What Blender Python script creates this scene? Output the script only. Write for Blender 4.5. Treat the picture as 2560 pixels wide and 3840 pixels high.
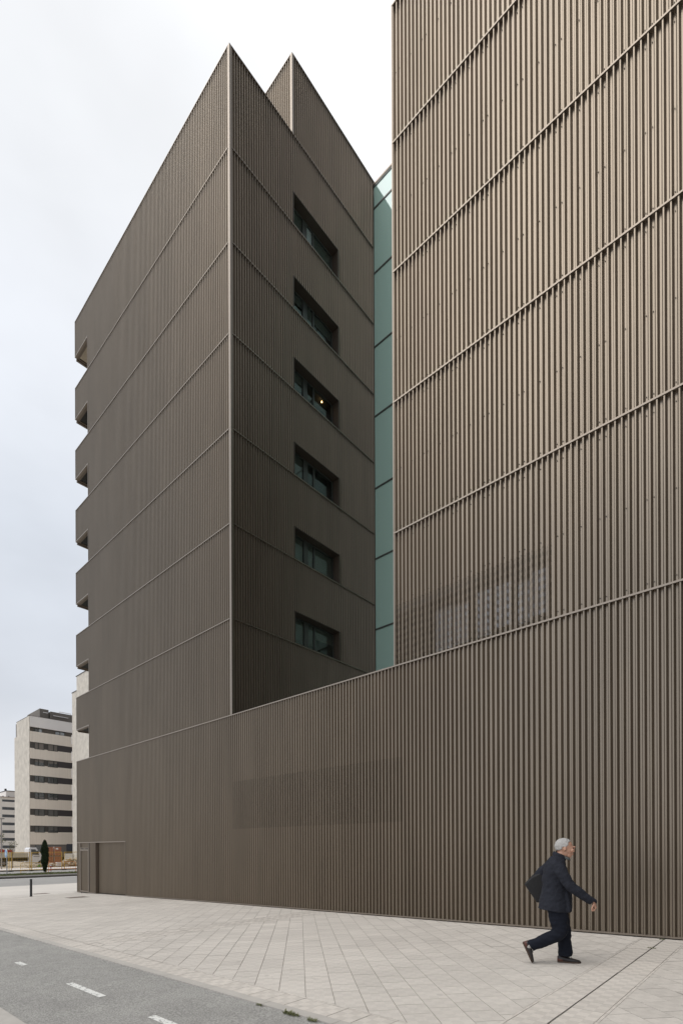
import bpy, bmesh, math, random
from mathutils import Vector, Matrix, noise
random.seed(7)
R = math.radians
sc = bpy.context.scene
for o in list(bpy.data.objects): bpy.data.objects.remove(o)

# ------------------------------------------------------------ camera
cam_d = bpy.data.cameras.new('camera'); cam = bpy.data.objects.new('camera', cam_d)
sc.collection.objects.link(cam); sc.camera = cam
YAW = R(48.1); ROLL = R(-0.24)
cam_d.sensor_fit = 'HORIZONTAL'; cam_d.sensor_width = 24.0
cam_d.lens = 24.0 * 1882.7 / 2560.0
cam_d.shift_y = 1259.2 / 2560.0
cam_d.shift_x = -0.00204
cam_d.clip_start = 0.1; cam_d.clip_end = 2000
fwd = Vector((-math.cos(YAW), math.sin(YAW), 0))
rgt = Vector((math.sin(YAW), math.cos(YAW), 0)); up = Vector((0, 0, 1))
m = Matrix((rgt, up, -fwd)).transposed() @ Matrix.Rotation(ROLL, 3, 'Z')
cam.matrix_world = Matrix.Translation((0, -9.9, 1.58)) @ m.to_4x4()

# ------------------------------------------------------------ world, sun, exposure
SUN_EL, SUN_AZ = R(58), R(215)
w = bpy.data.worlds.new('World'); sc.world = w; w.use_nodes = True
nt = w.node_tree; N = nt.nodes; Lk = nt.links; N.clear()
out = N.new('ShaderNodeOutputWorld')
sky = N.new('ShaderNodeTexSky'); sky.sky_type = 'NISHITA'; sky.sun_disc = False
sky.sun_elevation = SUN_EL; sky.sun_rotation = SUN_AZ
bg1 = N.new('ShaderNodeBackground'); bg1.inputs[1].default_value = 0.10
Lk.new(sky.outputs[0], bg1.inputs[0])
tc = N.new('ShaderNodeTexCoord'); sep = N.new('ShaderNodeSeparateXYZ'); Lk.new(tc.outputs['Generated'], sep.inputs[0])
ramp = N.new('ShaderNodeValToRGB'); Lk.new(sep.outputs[2], ramp.inputs[0])
e = ramp.color_ramp.elements
e[0].position = 0.0; e[0].color = (.86, .86, .88, 1)
e[1].position = 1.0; e[1].color = (1.5, 1.5, 1.5, 1)
for p, c in ((.12, (.84, .86, .90)), (.25, (.76, .80, .87)), (.48, (.80, .85, .93)), (.68, (.90, .93, .985)), (.80, (1.02, 1.04, 1.07)), (.9, (1.2, 1.21, 1.23))):
    k = e.new(p); k.color = (*c, 1)
mp = N.new('ShaderNodeMapping'); mp.inputs['Scale'].default_value = (1, 1, 2.2); Lk.new(tc.outputs['Generated'], mp.inputs[0])
nz = N.new('ShaderNodeTexNoise'); nz.inputs['Scale'].default_value = 1.45; nz.inputs['Detail'].default_value = 5; nz.inputs['Roughness'].default_value = .5
Lk.new(mp.outputs[0], nz.inputs[0])
mr = N.new('ShaderNodeMapRange'); mr.inputs[1].default_value = .3; mr.inputs[2].default_value = .7; mr.inputs[3].default_value = .85; mr.inputs[4].default_value = 1.18
Lk.new(nz.outputs[0], mr.inputs[0])
# unseen sky towards +X is dimmed to darken the ribbed flanks
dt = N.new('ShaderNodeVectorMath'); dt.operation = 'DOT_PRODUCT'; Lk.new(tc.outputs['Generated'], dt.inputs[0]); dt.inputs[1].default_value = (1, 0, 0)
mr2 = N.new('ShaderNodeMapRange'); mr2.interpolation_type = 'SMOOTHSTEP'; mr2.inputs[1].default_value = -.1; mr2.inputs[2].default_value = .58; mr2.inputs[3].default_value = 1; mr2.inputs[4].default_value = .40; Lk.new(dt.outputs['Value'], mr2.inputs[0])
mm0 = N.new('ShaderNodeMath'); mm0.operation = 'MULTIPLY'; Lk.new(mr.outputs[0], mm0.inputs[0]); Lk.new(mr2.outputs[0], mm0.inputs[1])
# and brightened, out of view, in front of the facade to light the crests
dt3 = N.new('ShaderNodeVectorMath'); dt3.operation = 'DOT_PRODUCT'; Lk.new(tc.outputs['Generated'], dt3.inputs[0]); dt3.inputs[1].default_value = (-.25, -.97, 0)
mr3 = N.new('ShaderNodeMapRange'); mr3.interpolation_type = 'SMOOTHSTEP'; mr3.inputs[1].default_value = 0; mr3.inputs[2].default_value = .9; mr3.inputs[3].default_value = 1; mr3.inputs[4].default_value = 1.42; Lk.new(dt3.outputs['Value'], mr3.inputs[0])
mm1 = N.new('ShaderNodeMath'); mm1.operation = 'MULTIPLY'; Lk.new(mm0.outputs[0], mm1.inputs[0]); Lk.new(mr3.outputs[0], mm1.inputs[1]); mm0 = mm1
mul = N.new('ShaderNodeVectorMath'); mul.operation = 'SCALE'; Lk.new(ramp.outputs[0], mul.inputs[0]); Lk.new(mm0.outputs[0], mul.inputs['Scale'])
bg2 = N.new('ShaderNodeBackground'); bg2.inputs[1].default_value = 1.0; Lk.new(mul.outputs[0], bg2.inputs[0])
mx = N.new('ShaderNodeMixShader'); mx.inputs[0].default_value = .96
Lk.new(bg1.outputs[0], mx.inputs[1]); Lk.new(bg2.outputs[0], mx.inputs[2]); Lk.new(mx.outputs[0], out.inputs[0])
sd = bpy.data.lights.new('sun', 'SUN'); sd.energy = 1.2; sd.angle = R(45); sd.color = (1, .94, .86)
so = bpy.data.objects.new('sun', sd); sc.collection.objects.link(so)
sdir = Vector((-math.cos(SUN_EL) * .35, -math.cos(SUN_EL) * .937, math.sin(SUN_EL)))
so.rotation_euler = sdir.to_track_quat('Z', 'Y').to_euler()
sky.sun_rotation = math.atan2(sdir.x, sdir.y)
sc.view_settings.view_transform = 'Standard'; sc.view_settings.look = 'None'
sc.view_settings.exposure = 0.0; sc.view_settings.gamma = 1.0; sc.view_settings.use_curve_mapping = False

# ------------------------------------------------------------ materials
def mat(name, col, rough=.6, metal=0., spec=.5, var=0., nscale=3., bump=0., bscale=20., rand=0., coat=0., coords='Object', isl=0., stretch=(1, 1, 1), emit=None):
    M = bpy.data.materials.new(name); M.use_nodes = True
    t = M.node_tree; n = t.nodes; l = t.links; b = n['Principled BSDF']
    b.inputs['Roughness'].default_value = rough; b.inputs['Metallic'].default_value = metal
    b.inputs['Specular IOR Level'].default_value = spec; b.inputs['Coat Weight'].default_value = coat
    b.inputs['Base Color'].default_value = (*col, 1)
    src = None
    tcn = n.new('ShaderNodeTexCoord'); mpn = n.new('ShaderNodeMapping'); mpn.inputs['Scale'].default_value = stretch
    if coords == 'World':
        g = n.new('ShaderNodeNewGeometry'); l.new(g.outputs['Position'], mpn.inputs[0])
    else: l.new(tcn.outputs[coords], mpn.inputs[0])
    fac = None
    def addf(sock, lo, hi, a=0., bb=1.):
        nonlocal fac
        r = n.new('ShaderNodeMapRange'); r.inputs[1].default_value = a; r.inputs[2].default_value = bb
        r.inputs[3].default_value = lo; r.inputs[4].default_value = hi; l.new(sock, r.inputs[0])
        if fac is None: fac = r.outputs[0]
        else:
            q = n.new('ShaderNodeMath'); q.operation = 'MULTIPLY'; l.new(fac, q.inputs[0]); l.new(r.outputs[0], q.inputs[1]); fac = q.outputs[0]
    if var:
        x = n.new('ShaderNodeTexNoise'); x.inputs['Scale'].default_value = nscale; x.inputs['Detail'].default_value = 6; x.inputs['Roughness'].default_value = .6
        l.new(mpn.outputs[0], x.inputs[0]); addf(x.outputs[0], 1 - var, 1 + var, .3, .7)
    if rand:
        oi = n.new('ShaderNodeObjectInfo'); addf(oi.outputs['Random'], 1 - rand, 1 + rand)
    if isl:
        g2 = n.new('ShaderNodeNewGeometry'); addf(g2.outputs['Random Per Island'], 1 - isl, 1 + isl)
    if fac is not None:
        s = n.new('ShaderNodeVectorMath'); s.operation = 'SCALE'; s.inputs[0].default_value = col; l.new(fac, s.inputs['Scale'])
        l.new(s.outputs[0], b.inputs['Base Color']); M['_f'] = 1
    if bump:
        x = n.new('ShaderNodeTexNoise'); x.inputs['Scale'].default_value = bscale; x.inputs['Detail'].default_value = 4
        l.new(mpn.outputs[0], x.inputs[0])
        bp = n.new('ShaderNodeBump'); bp.inputs['Strength'].default_value = bump; bp.inputs['Distance'].default_value = .02
        l.new(x.outputs[0], bp.inputs['Height']); l.new(bp.outputs[0], b.inputs['Normal'])
    if emit:
        b.inputs['Emission Color'].default_value = (*emit[:3], 1); b.inputs['Emission Strength'].default_value = emit[3]
    return M
CLAD = (.236, .199, .158)
M = {}
M['clad'] = mat('bronze_paint', CLAD, rough=.35, metal=.80, rand=.03, var=.07, nscale=1.6, coords='World', stretch=(1, 1, .18))
M['trim'] = mat('bronze_trim', (.255, .218, .182), rough=.38, metal=.84, var=.03, coords='World')
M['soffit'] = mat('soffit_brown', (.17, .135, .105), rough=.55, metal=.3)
M['reveal'] = mat('window_reveal', (.075, .06, .047), rough=.5, metal=.3)  # darker copy of the soffit brown, recess shade put into the colour
M['screen'] = mat('beige_blind', (.42, .36, .27), rough=.8)
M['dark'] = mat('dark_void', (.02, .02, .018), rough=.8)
M['frame'] = mat('window_frame_dark', (.05, .056, .052), rough=.35)
M['core'] = mat('core_membrane', (.03, .028, .025), rough=.9)
M['roof'] = mat('roof_gravel', (.22, .21, .2), rough=.9, var=.2, bump=.5, coords='World')
M['screw'] = mat('screw_head', (.05, .045, .04), rough=.5, metal=.5)
M['blind'] = mat('roller_blind', (.13, .135, .125), rough=.8)
M['blind2'] = mat('pale_blind', (.75, .75, .82), rough=.8)
def perforated(lo, hi, moire=False):
    m_ = M['clad'].copy(); m_.name = 'perforated_bronze'
    t = m_.node_tree; n = t.nodes; l = t.links; b = n['Principled BSDF']; o = n['Material Output']
    tr = n.new('ShaderNodeBsdfTransparent'); mxs = n.new('ShaderNodeMixShader')
    g = n.new('ShaderNodeNewGeometry'); wv = n.new('ShaderNodeTexNoise'); wv.inputs['Scale'].default_value = 14
    mm = n.new('ShaderNodeMapping'); mm.inputs['Scale'].default_value = (1, 1, .25)
    l.new(g.outputs['Position'], mm.inputs[0]); l.new(mm.outputs[0], wv.inputs[0])
    r = n.new('ShaderNodeMapRange'); r.inputs[1].default_value = .35; r.inputs[2].default_value = .65; r.inputs[3].default_value = lo; r.inputs[4].default_value = hi
    src_ = wv.outputs[0]
    if moire:
        a_ = n.new('ShaderNodeTexWave'); a_.bands_direction = 'Z'; a_.inputs['Scale'].default_value = 2.0; a_.inputs['Distortion'].default_value = 1.5; a_.inputs['Detail'].default_value = 1
        b_ = n.new('ShaderNodeTexWave'); b_.bands_direction = 'X'; b_.inputs['Scale'].default_value = 4.3; b_.inputs['Distortion'].default_value = 2.5; b_.inputs['Detail'].default_value = 1
        l.new(g.outputs['Position'], a_.inputs[0]); l.new(g.outputs['Position'], b_.inputs[0])
        mu = n.new('ShaderNodeMath'); mu.operation = 'MULTIPLY'; l.new(a_.outputs['Fac'], mu.inputs[0]); l.new(b_.outputs['Fac'], mu.inputs[1])
        mu2 = n.new('ShaderNodeMath'); mu2.operation = 'ADD'; l.new(mu.outputs[0], mu2.inputs[0]); mu2.inputs[1].default_value = .15; src_ = mu2.outputs[0]
    l.new(src_, r.inputs[0]); l.new(r.outputs[0], mxs.inputs[0])
    l.new(b.outputs[0], mxs.inputs[1]); l.new(tr.outputs[0], mxs.inputs[2]); l.new(mxs.outputs[0], o.inputs[0])
    return m_
M['perf'] = perforated(.07, .13); M['perf2'] = perforated(.12, .34, True)
def glassmat(name, tint, gl, diff, grough=.03):
    m_ = bpy.data.materials.new(name); m_.use_nodes = True
    t = m_.node_tree; n = t.nodes; l = t.links; n.remove(n['Principled BSDF']); o = n['Material Output']
    d = n.new('ShaderNodeBsdfDiffuse'); d.inputs[0].default_value = (*diff, 1)
    g = n.new('ShaderNodeBsdfGlossy'); g.inputs[0].default_value = (*tint, 1); g.inputs[1].default_value = grough
    lw = n.new('ShaderNodeLayerWeight'); lw.inputs[0].default_value = .25
    r = n.new('ShaderNodeMapRange'); r.inputs[3].default_value = gl; r.inputs[4].default_value = max(gl, .55); l.new(lw.outputs['Fresnel'], r.inputs[0])
    x = n.new('ShaderNodeMixShader'); l.new(r.outputs[0], x.inputs[0]); l.new(d.outputs[0], x.inputs[1]); l.new(g.outputs[0], x.inputs[2]); l.new(x.outputs[0], o.inputs[0])
    return m_
M['linkglass'] = glassmat('green_curtain_glass', (.60, .66, .68), .26, (.38, .57, .52))
M['linkpale'] = glassmat('window_reflection_behind_mesh', (.95, .95, 1), .6, (.7, .7, .72))  # reflections in the windows put in as a pale, bright colour
M['winback'] = glassmat('far_window_glass', (.8, .85, .9), .12, (.05, .055, .06))
def clearglass():
    m_ = bpy.data.materials.new('clear_window_glass'); m_.use_nodes = True
    t = m_.node_tree; n = t.nodes; l = t.links; n.remove(n['Principled BSDF']); o = n['Material Output']
    tr = n.new('ShaderNodeBsdfTransparent'); tr.inputs[0].default_value = (.84, .89, .87, 1)
    g = n.new('ShaderNodeBsdfGlossy'); g.inputs[1].default_value = .01
    lw = n.new('ShaderNodeLayerWeight'); lw.inputs[0].default_value = .5
    pw = n.new('ShaderNodeMath'); pw.operation = 'POWER'; pw.inputs[1].default_value = 4.0; l.new(lw.outputs['Facing'], pw.inputs[0])
    rr_ = n.new('ShaderNodeMapRange'); rr_.inputs[3].default_value = .05; rr_.inputs[4].default_value = .9; l.new(pw.outputs[0], rr_.inputs[0])
    x = n.new('ShaderNodeMixShader'); l.new(rr_.outputs[0], x.inputs[0]); l.new(tr.outputs[0], x.inputs[1]); l.new(g.outputs[0], x.inputs[2]); l.new(x.outputs[0], o.inputs[0])
    return m_
M['glass'] = clearglass()

def pavmat(name, base):
    m_ = bpy.data.materials.new(name); m_.use_nodes = True
    t = m_.node_tree; n = t.nodes; l = t.links; b = n['Principled BSDF']; b.inputs['Roughness'].default_value = .75
    b.inputs['Specular IOR Level'].default_value = .3
    uv = n.new('ShaderNodeUVMap'); ck = n.new('ShaderNodeTexChecker'); ck.inputs['Scale'].default_value = 10.0
    ck.inputs[1].default_value = (1, 1, 1, 1); ck.inputs[2].default_value = (.945, .945, .945, 1)
    l.new(uv.outputs[0], ck.inputs[0])
    g = n.new('ShaderNodeNewGeometry')
    n1 = n.new('ShaderNodeTexNoise'); n1.inputs['Scale'].default_value = .55; n1.inputs['Detail'].default_value = 7; l.new(g.outputs['Position'], n1.inputs[0])
    r1 = n.new('ShaderNodeMapRange'); r1.inputs[1].default_value = .3; r1.inputs[2].default_value = .7; r1.inputs[3].default_value = .93; r1.inputs[4].default_value = 1.05; l.new(n1.outputs[0], r1.inputs[0])
    n2 = n.new('ShaderNodeTexNoise'); n2.inputs['Scale'].default_value = 42; n2.inputs['Detail'].default_value = 3; l.new(g.outputs['Position'], n2.inputs[0])
    r2 = n.new('ShaderNodeMapRange'); r2.inputs[1].default_value = .3; r2.inputs[2].default_value = .7; r2.inputs[3].default_value = .96; r2.inputs[4].default_value = 1.04; l.new(n2.outputs[0], r2.inputs[0])
    r3 = n.new('ShaderNodeMapRange'); r3.inputs[3].default_value = .93; r3.inputs[4].default_value = 1.04; l.new(g.outputs['Random Per Island'], r3.inputs[0])
    oi = n.new('ShaderNodeObjectInfo'); r4 = n.new('ShaderNodeMapRange'); r4.inputs[3].default_value = .94; r4.inputs[4].default_value = 1.04; l.new(oi.outputs['Random'], r4.inputs[0])
    # small dark spots
    n5 = n.new('ShaderNodeTexNoise'); n5.inputs['Scale'].default_value = 6.5; n5.inputs['Detail'].default_value = 2; l.new(g.outputs['Position'], n5.inputs[0])
    r5 = n.new('ShaderNodeMapRange'); r5.inputs[1].default_value = .66; r5.inputs[2].default_value = .78; r5.inputs[3].default_value = 1; r5.inputs[4].default_value = .84; l.new(n5.outputs[0], r5.inputs[0])
    cur = None
    for q in (r1, r2, r3, r4, r5):
        if cur is None: cur = q.outputs[0]
        else:
            mm = n.new('ShaderNodeMath'); mm.operation = 'MULTIPLY'; l.new(cur, mm.inputs[0]); l.new(q.outputs[0], mm.inputs[1]); cur = mm.outputs[0]
    s = n.new('ShaderNodeVectorMath'); s.operation = 'SCALE'; s.inputs[0].default_value = base; l.new(cur, s.inputs['Scale'])
    x = n.new('ShaderNodeVectorMath'); x.operation = 'MULTIPLY'; l.new(s.outputs[0], x.inputs[0]); l.new(ck.outputs[0], x.inputs[1])
    l.new(x.outputs[0], b.inputs['Base Color'])
    w1 = n.new('ShaderNodeTexWave'); w1.inputs['Scale'].default_value = 16; w1.wave_type = 'BANDS'; w1.bands_direction = 'X'; l.new(uv.outputs[0], w1.inputs[0])
    w2 = n.new('ShaderNodeTexWave'); w2.inputs['Scale'].default_value = 16; w2.bands_direction = 'Y'; l.new(uv.outputs[0], w2.inputs[0])
    mxx = n.new('ShaderNodeMix'); l.new(ck.outputs['Fac'], mxx.inputs[0]); l.new(w1.outputs['Fac'], mxx.inputs[2]); l.new(w2.outputs['Fac'], mxx.inputs[3])
    bp = n.new('ShaderNodeBump'); bp.inputs['Strength'].default_value = .35; bp.inputs['Distance'].default_value = .003
    l.new(mxx.outputs[0], bp.inputs['Height']); l.new(bp.outputs[0], b.inputs['Normal'])
    return m_
PAV = (.62, .58, .53)
M['slab'] = pavmat('paving_slab_grooved', PAV)
M['slab2'] = pavmat('paving_slab_checker', (.65, .605, .55))
M['slab2'].node_tree.nodes['Checker Texture'].inputs[2].default_value = (.90, .90, .90, 1)
M['mortar'] = mat('mortar_bed', (.30, .275, .245), rough=.9, var=.15, nscale=2, coords='World')
M['mortar_dk'] = mat('open_joint', (.06, .055, .045), rough=.95)
M['pavfar'] = mat('paving_far', (.55, .52, .48), rough=.8, var=.05, nscale=.4, coords='World')
M['asphalt'] = mat('cycle_path_asphalt', (.33, .323, .305), rough=.9, var=.10, nscale=1.3, coords='World', bump=.6, bscale=90)
def addgrain(m_, sc_, lo, hi):
    t = m_.node_tree; n = t.nodes; l = t.links; b = n['Principled BSDF']
    src = b.inputs['Base Color'].links[0].from_socket
    g = n.new('ShaderNodeNewGeometry'); v = n.new('ShaderNodeTexNoise'); v.inputs['Scale'].default_value = sc_; v.inputs['Detail'].default_value = 2
    l.new(g.outputs['Position'], v.inputs[0])
    r = n.new('ShaderNodeMapRange'); r.inputs[1].default_value = .3; r.inputs[2].default_value = .7; r.inputs[3].default_value = lo; r.inputs[4].default_value = hi; l.new(v.outputs[0], r.inputs[0])
    s = n.new('ShaderNodeVectorMath'); s.operation = 'SCALE'; l.new(src, s.inputs[0]); l.new(r.outputs[0], s.inputs['Scale']); l.new(s.outputs[0], b.inputs['Base Color'])
addgrain(M['asphalt'], 55, .68, 1.32); addgrain(M['asphalt'], 7, .93, 1.07)
M['road'] = mat('road_asphalt', (.30, .29, .275), rough=.85, var=.08, nscale=.5, coords='World')
M['paint'] = mat('white_road_paint', (.78, .78, .75), rough=.6)
def wornpaint():
    m_ = M['paint'].copy(); m_.name = 'worn_white_paint'
    t = m_.node_tree; n = t.nodes; l = t.links; b = n['Principled BSDF']; o = n['Material Output']
    g = n.new('ShaderNodeNewGeometry'); v = n.new('ShaderNodeTexNoise'); v.inputs['Scale'].default_value = 26; v.inputs['Detail'].default_value = 5; v.inputs['Roughness'].default_value = .7
    l.new(g.outputs['Position'], v.inputs[0])
    r = n.new('ShaderNodeMapRange'); r.inputs[1].default_value = .56; r.inputs[2].default_value = .60; l.new(v.outputs[0], r.inputs[0])
    tr = n.new('ShaderNodeBsdfTransparent'); x = n.new('ShaderNodeMixShader'); l.new(r.outputs[0], x.inputs[0]); l.new(b.outputs[0], x.inputs[1]); l.new(tr.outputs[0], x.inputs[2]); l.new(x.outputs[0], o.inputs[0])
    return m_
M['wpaint'] = wornpaint()
M['kerb'] = mat('kerb_concrete', (.47, .445, .41), rough=.85, var=.06, nscale=5, rand=.04, coords='World')
M['kerbd'] = mat('median_kerb_concrete', (.14, .13, .12), rough=.9, var=.12, nscale=4, coords='World')
M['dirt'] = mat('site_dirt', (.42, .36, .28), rough=.95, var=.25, nscale=.8, coords='World')
M['grass'] = mat('grass_blades', (.13, .15, .055), rough=.8, isl=.35)
M['grassg'] = mat('grass_soil', (.14, .14, .06), rough=.95, var=.3, nscale=3, coords='World')

# ------------------------------------------------------------ builders
ORG = {}
def link(o): sc.collection.objects.link(o); return o
def tag(o, label=None, cat=None, group=None, kind=None):
    if label: o['label'] = label
    if cat: o['category'] = cat
    if group: o['group'] = group
    if kind: o['kind'] = kind
    return o
def thing(name, loc, label, cat, group=None, rz=0):
    o = link(bpy.data.objects.new(name, None)); o.empty_display_size = .2
    o.location = loc; o.rotation_euler.z = rz; ORG[o.name] = Vector(loc); return tag(o, label, cat, group)
class MB:
    def __init__(s): s.v = []; s.f = []; s.uv = {}
    def face(s, pts, uvs=None):
        i = len(s.v); s.v += [tuple(p) for p in pts]; s.f.append(tuple(range(i, i + len(pts))))
        if uvs: s.uv[len(s.f) - 1] = uvs
        return s
    def box(s, x0, x1, y0, y1, z0, z1, top=True):
        i = len(s.v); s.v += [(x, y, z) for z in (z0, z1) for y in (y0, y1) for x in (x0, x1)]
        for q in ((0, 2, 3, 1), (4, 5, 7, 6), (0, 1, 5, 4), (2, 6, 7, 3), (0, 4, 6, 2), (1, 3, 7, 5)): s.f.append(tuple(i + k for k in q))
        return s
    def bar(s, a, b, r, seg=6, r2=None, cap=True):
        a = Vector(a); b = Vector(b); d = (b - a)
        if d.length < 1e-6: return s
        q = d.to_track_quat('Z', 'Y'); i = len(s.v); r2 = r if r2 is None else r2
        for c, rr in ((a, r), (b, r2)):
            for k in range(seg):
                t = 2 * math.pi * k / seg; s.v.append(tuple(c + q @ Vector((rr * math.cos(t), rr * math.sin(t), 0))))
        for k in range(seg): s.f.append((i + k, i + (k + 1) % seg, i + seg + (k + 1) % seg, i + seg + k))
        if cap: s.f.append(tuple(i + seg - 1 - k for k in range(seg))); s.f.append(tuple(i + seg + k for k in range(seg)))
        return s
    def loft(s, rings, cap=True):
        n = len(rings[0]); i = len(s.v)
        for r_ in rings: s.v += [tuple(p) for p in r_]
        for a in range(len(rings) - 1):
            for k in range(n): s.f.append((i + a * n + k, i + a * n + (k + 1) % n, i + (a + 1) * n + (k + 1) % n, i + (a + 1) * n + k))
        if cap: s.f.append(tuple(i + n - 1 - k for k in range(n))); s.f.append(tuple(i + (len(rings) - 1) * n + k for k in range(n)))
        return s
    def build(s, name, mt, parent=None, smooth=False, label=None, cat=None, group=None, kind=None, bevel=0, org=None):
        off = ORG.get(parent.name, Vector()) if parent else (Vector(org) if org else Vector())
        me = bpy.data.meshes.new(name); me.from_pydata([tuple(Vector(p) - off) for p in s.v], [], s.f)
        if s.uv:
            ul = me.uv_layers.new(name='UVMap')
            for fi, uvs in s.uv.items():
                for li, u in zip(me.polygons[fi].loop_indices, uvs): ul.data[li].uv = u
        me.materials.append(mt); me.update()
        if smooth: me.polygons.foreach_set('use_smooth', [True] * len(me.polygons))
        o = link(bpy.data.objects.new(name, me))
        if parent: o.parent = parent; ORG[o.name] = off
        elif org: o.location = org; ORG[o.name] = Vector(org)
        if bevel:
            b = o.modifiers.new('b', 'BEVEL'); b.width = bevel; b.segments = 2; b.limit_method = 'ANGLE'
        return tag(o, label, cat, group, kind)

# ground height: the pavement falls gently along the wall
KN = [(-60, -.75), (-29, -.68), (-26.8, -.627), (-16, -.33), (-1.34, .025), (12, .348)]
def g(x):
    if x <= KN[0][0]: return KN[0][1]
    for (a, za), (b, zb) in zip(KN, KN[1:]):
        if x <= b: return za + (zb - za) * (x - a) / (b - a)
    return KN[-1][1]
def strip(mb, x0, x1, y0, y1, dz=0., step=None, skirt=0):
    xs = sorted(set([x0, x1] + [k[0] for k in KN if x0 < k[0] < x1]))
    for a, b in zip(xs, xs[1:]):
        mb.face([(a, y0, g(a) + dz), (b, y0, g(b) + dz), (b, y1, g(b) + dz), (a, y1, g(a) + dz)])
        if skirt:
            mb.face([(a, y0, g(a) + dz - skirt), (b, y0, g(b) + dz - skirt), (b, y0, g(b) + dz), (a, y0, g(a) + dz)])
            mb.face([(a, y1, g(a) + dz), (b, y1, g(b) + dz), (b, y1, g(b) + dz - skirt), (a, y1, g(a) + dz - skirt)])
    return mb

# ------------------------------------------------------------ ground and streets
gm = MB()
for xa, xb in ((-900, -60), (-60, -29), (-29, -26.8), (-26.8, -16), (-16, -1.34), (-1.34, 12), (12, 400)):
    za, zb = g(xa) - .05, g(xb) - .05
    gm.face([(xa, -500, za), (xb, -500, zb), (xb, 700, zb), (xa, 700, za)])
gm.build('ground', M['dirt'], kind='structure')
pav = MB(); strip(pav, -35.2, 12, -6.47, .25, -.009)
pavement = pav.build('pavement', M['mortar'], kind='structure')
far_pv = MB(); strip(far_pv, -35.2, -22.0, -6.47, .2, 0)
# the far part of the square where single slabs can no longer be told apart
fp = MB()
strip(fp, -35.2, -27.4, -6.47, 40, .001)
fp.build('slab_surface', pavmat('paving_far_grooved', PAV), pavement)
strip_bg = MB(); strip(strip_bg, -35.2, 12, -500, -8.62, -.004); strip_bg.build('opposite_pavement', M['pavfar'], kind='structure')

# slabs, 30 cm, laid diagonally between three straight bands
ANG = R(-43.2); ca, sa = math.cos(ANG), math.sin(ANG)
def clip(poly, axis, lim, keep_less):
    outp = []
    for i in range(len(poly)):
        a, b = poly[i], poly[(i + 1) % len(poly)]
        ina = (a[axis] <= lim) if keep_less else (a[axis] >= lim); inb = (b[axis] <= lim) if keep_less else (b[axis] >= lim)
        if ina: outp.append(a)
        if ina != inb:
            t = (lim - a[axis]) / (b[axis] - a[axis]); outp.append((a[0] + (b[0] - a[0]) * t, a[1] + (b[1] - a[1]) * t))
    return outp
T = .30
slabs = []   # (poly, uvs, full, centre)
def region(x0, x1, y0, y1, ang, ox, oy, kind, stag=.5):
    c, s_ = math.cos(ang), math.sin(ang)
    cor = [(x, y) for x in (x0, x1) for y in (y0, y1)]
    us = [(x - ox) * c + (y - oy) * s_ for x, y in cor]; vs = [-(x - ox) * s_ + (y - oy) * c for x, y in cor]
    for j in range(int(math.floor(min(vs) / T)), int(math.ceil(max(vs) / T)) + 1):
        sh = (j % 2) * T * stag if stag else 0
        for i in range(int(math.floor(min(us) / T)) - 1, int(math.ceil(max(us) / T)) + 1):
            gj = .0024 + random.random() * .0022; gi = .0018 + random.random() * .0026
            u0, u1, v0, v1 = i * T + sh + gi, (i + 1) * T + sh - gi, j * T + gj, (j + 1) * T - gj
            P = [(ox + u * c - v * s_, oy + u * s_ + v * c) for u, v in ((u0, v0), (u1, v0), (u1, v1), (u0, v1))]
            Q = P
            for ax, lim, kl in ((0, x0, False), (0, x1, True), (1, y0, False), (1, y1, True)):
                if len(Q) >= 3: Q = clip(Q, ax, lim, kl)
            if len(Q) < 3: continue
            ar = abs(sum(Q[k][0] * Q[(k + 1) % len(Q)][1] - Q[(k + 1) % len(Q)][0] * Q[k][1] for k in range(len(Q)))) / 2
            if ar < 2e-4: continue
            uvs = [((x - ox) * c + (y - oy) * s_ - sh, -(x - ox) * s_ + (y - oy) * c) for x, y in Q]
            cx = sum(p[0] for p in Q) / len(Q); cy = sum(p[1] for p in Q) / len(Q)
            slabs.append((Q, uvs, kind, (cx, cy)))
BW = .335
bands = [(-1.615, .006), (-9.66, .004), (-17.7, .003), (-25.7, .003)]
edges = [6.45] + [b for b, _ in bands]
Y0, Y1 = -6.14, -.035
prev = 8.0
for bx, jw in bands:
    region(bx + BW + .003, min(prev, 8.0), Y0, Y1, ANG, -3.019, -4.93, 'slab')
    region(bx + jw, bx + BW, Y0, Y1, 0, bx + jw, 0, 'slab2', 0)
    region(bx - BW, bx - jw, Y0, Y1, 0, bx - jw, 0, 'slab2', 0)
    prev = bx - BW - .003
region(-27.4, prev, Y0, Y1, ANG, -3.019, -4.93, 'slab')
region(-27.4, 8.0, -6.472, Y0 - .003, 0, 0, -6.472, 'slab2', 0)
CAM = Vector((0, -9.9))
def vis(c):
    d = Vector(c) - CAM; z = d.x * fwd.x + d.y * fwd.y; x = d.x * rgt.x + d.y * rgt.y
    return z > 1 and abs(x / z) < .69
slabs.sort(key=lambda s_: (0 if vis(s_[3]) else 1, (Vector(s_[3]) - CAM).length))
near, rest = slabs[:298], slabs[298:]
for Q, uvs, kd, c in near:
    dz = random.uniform(-.0012, .0012); mb = MB()
    top = [(x, y, g(x) + dz) for x, y in Q]; mb.face(top, uvs)
    for k in range(len(Q)):
        a, b = top[k], top[(k + 1) % len(Q)]
        mb.face([a, (a[0], a[1], a[2] - .012), (b[0], b[1], b[2] - .012), b])
    me_o = mb.build('paving_slab', M[kd], pavement)
for kd in ('slab', 'slab2'):
    mb = MB()
    for Q, uvs, k2, c in rest:
        if k2 != kd: continue
        dz = random.uniform(-.0012, .0012)
        mb.face([(x, y, g(x) + dz) for x, y in Q], uvs)
    mb.build('slab_field' if kd == 'slab' else 'band_slab_field', M[kd], pavement, kind='stuff')
jm = MB()
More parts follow.
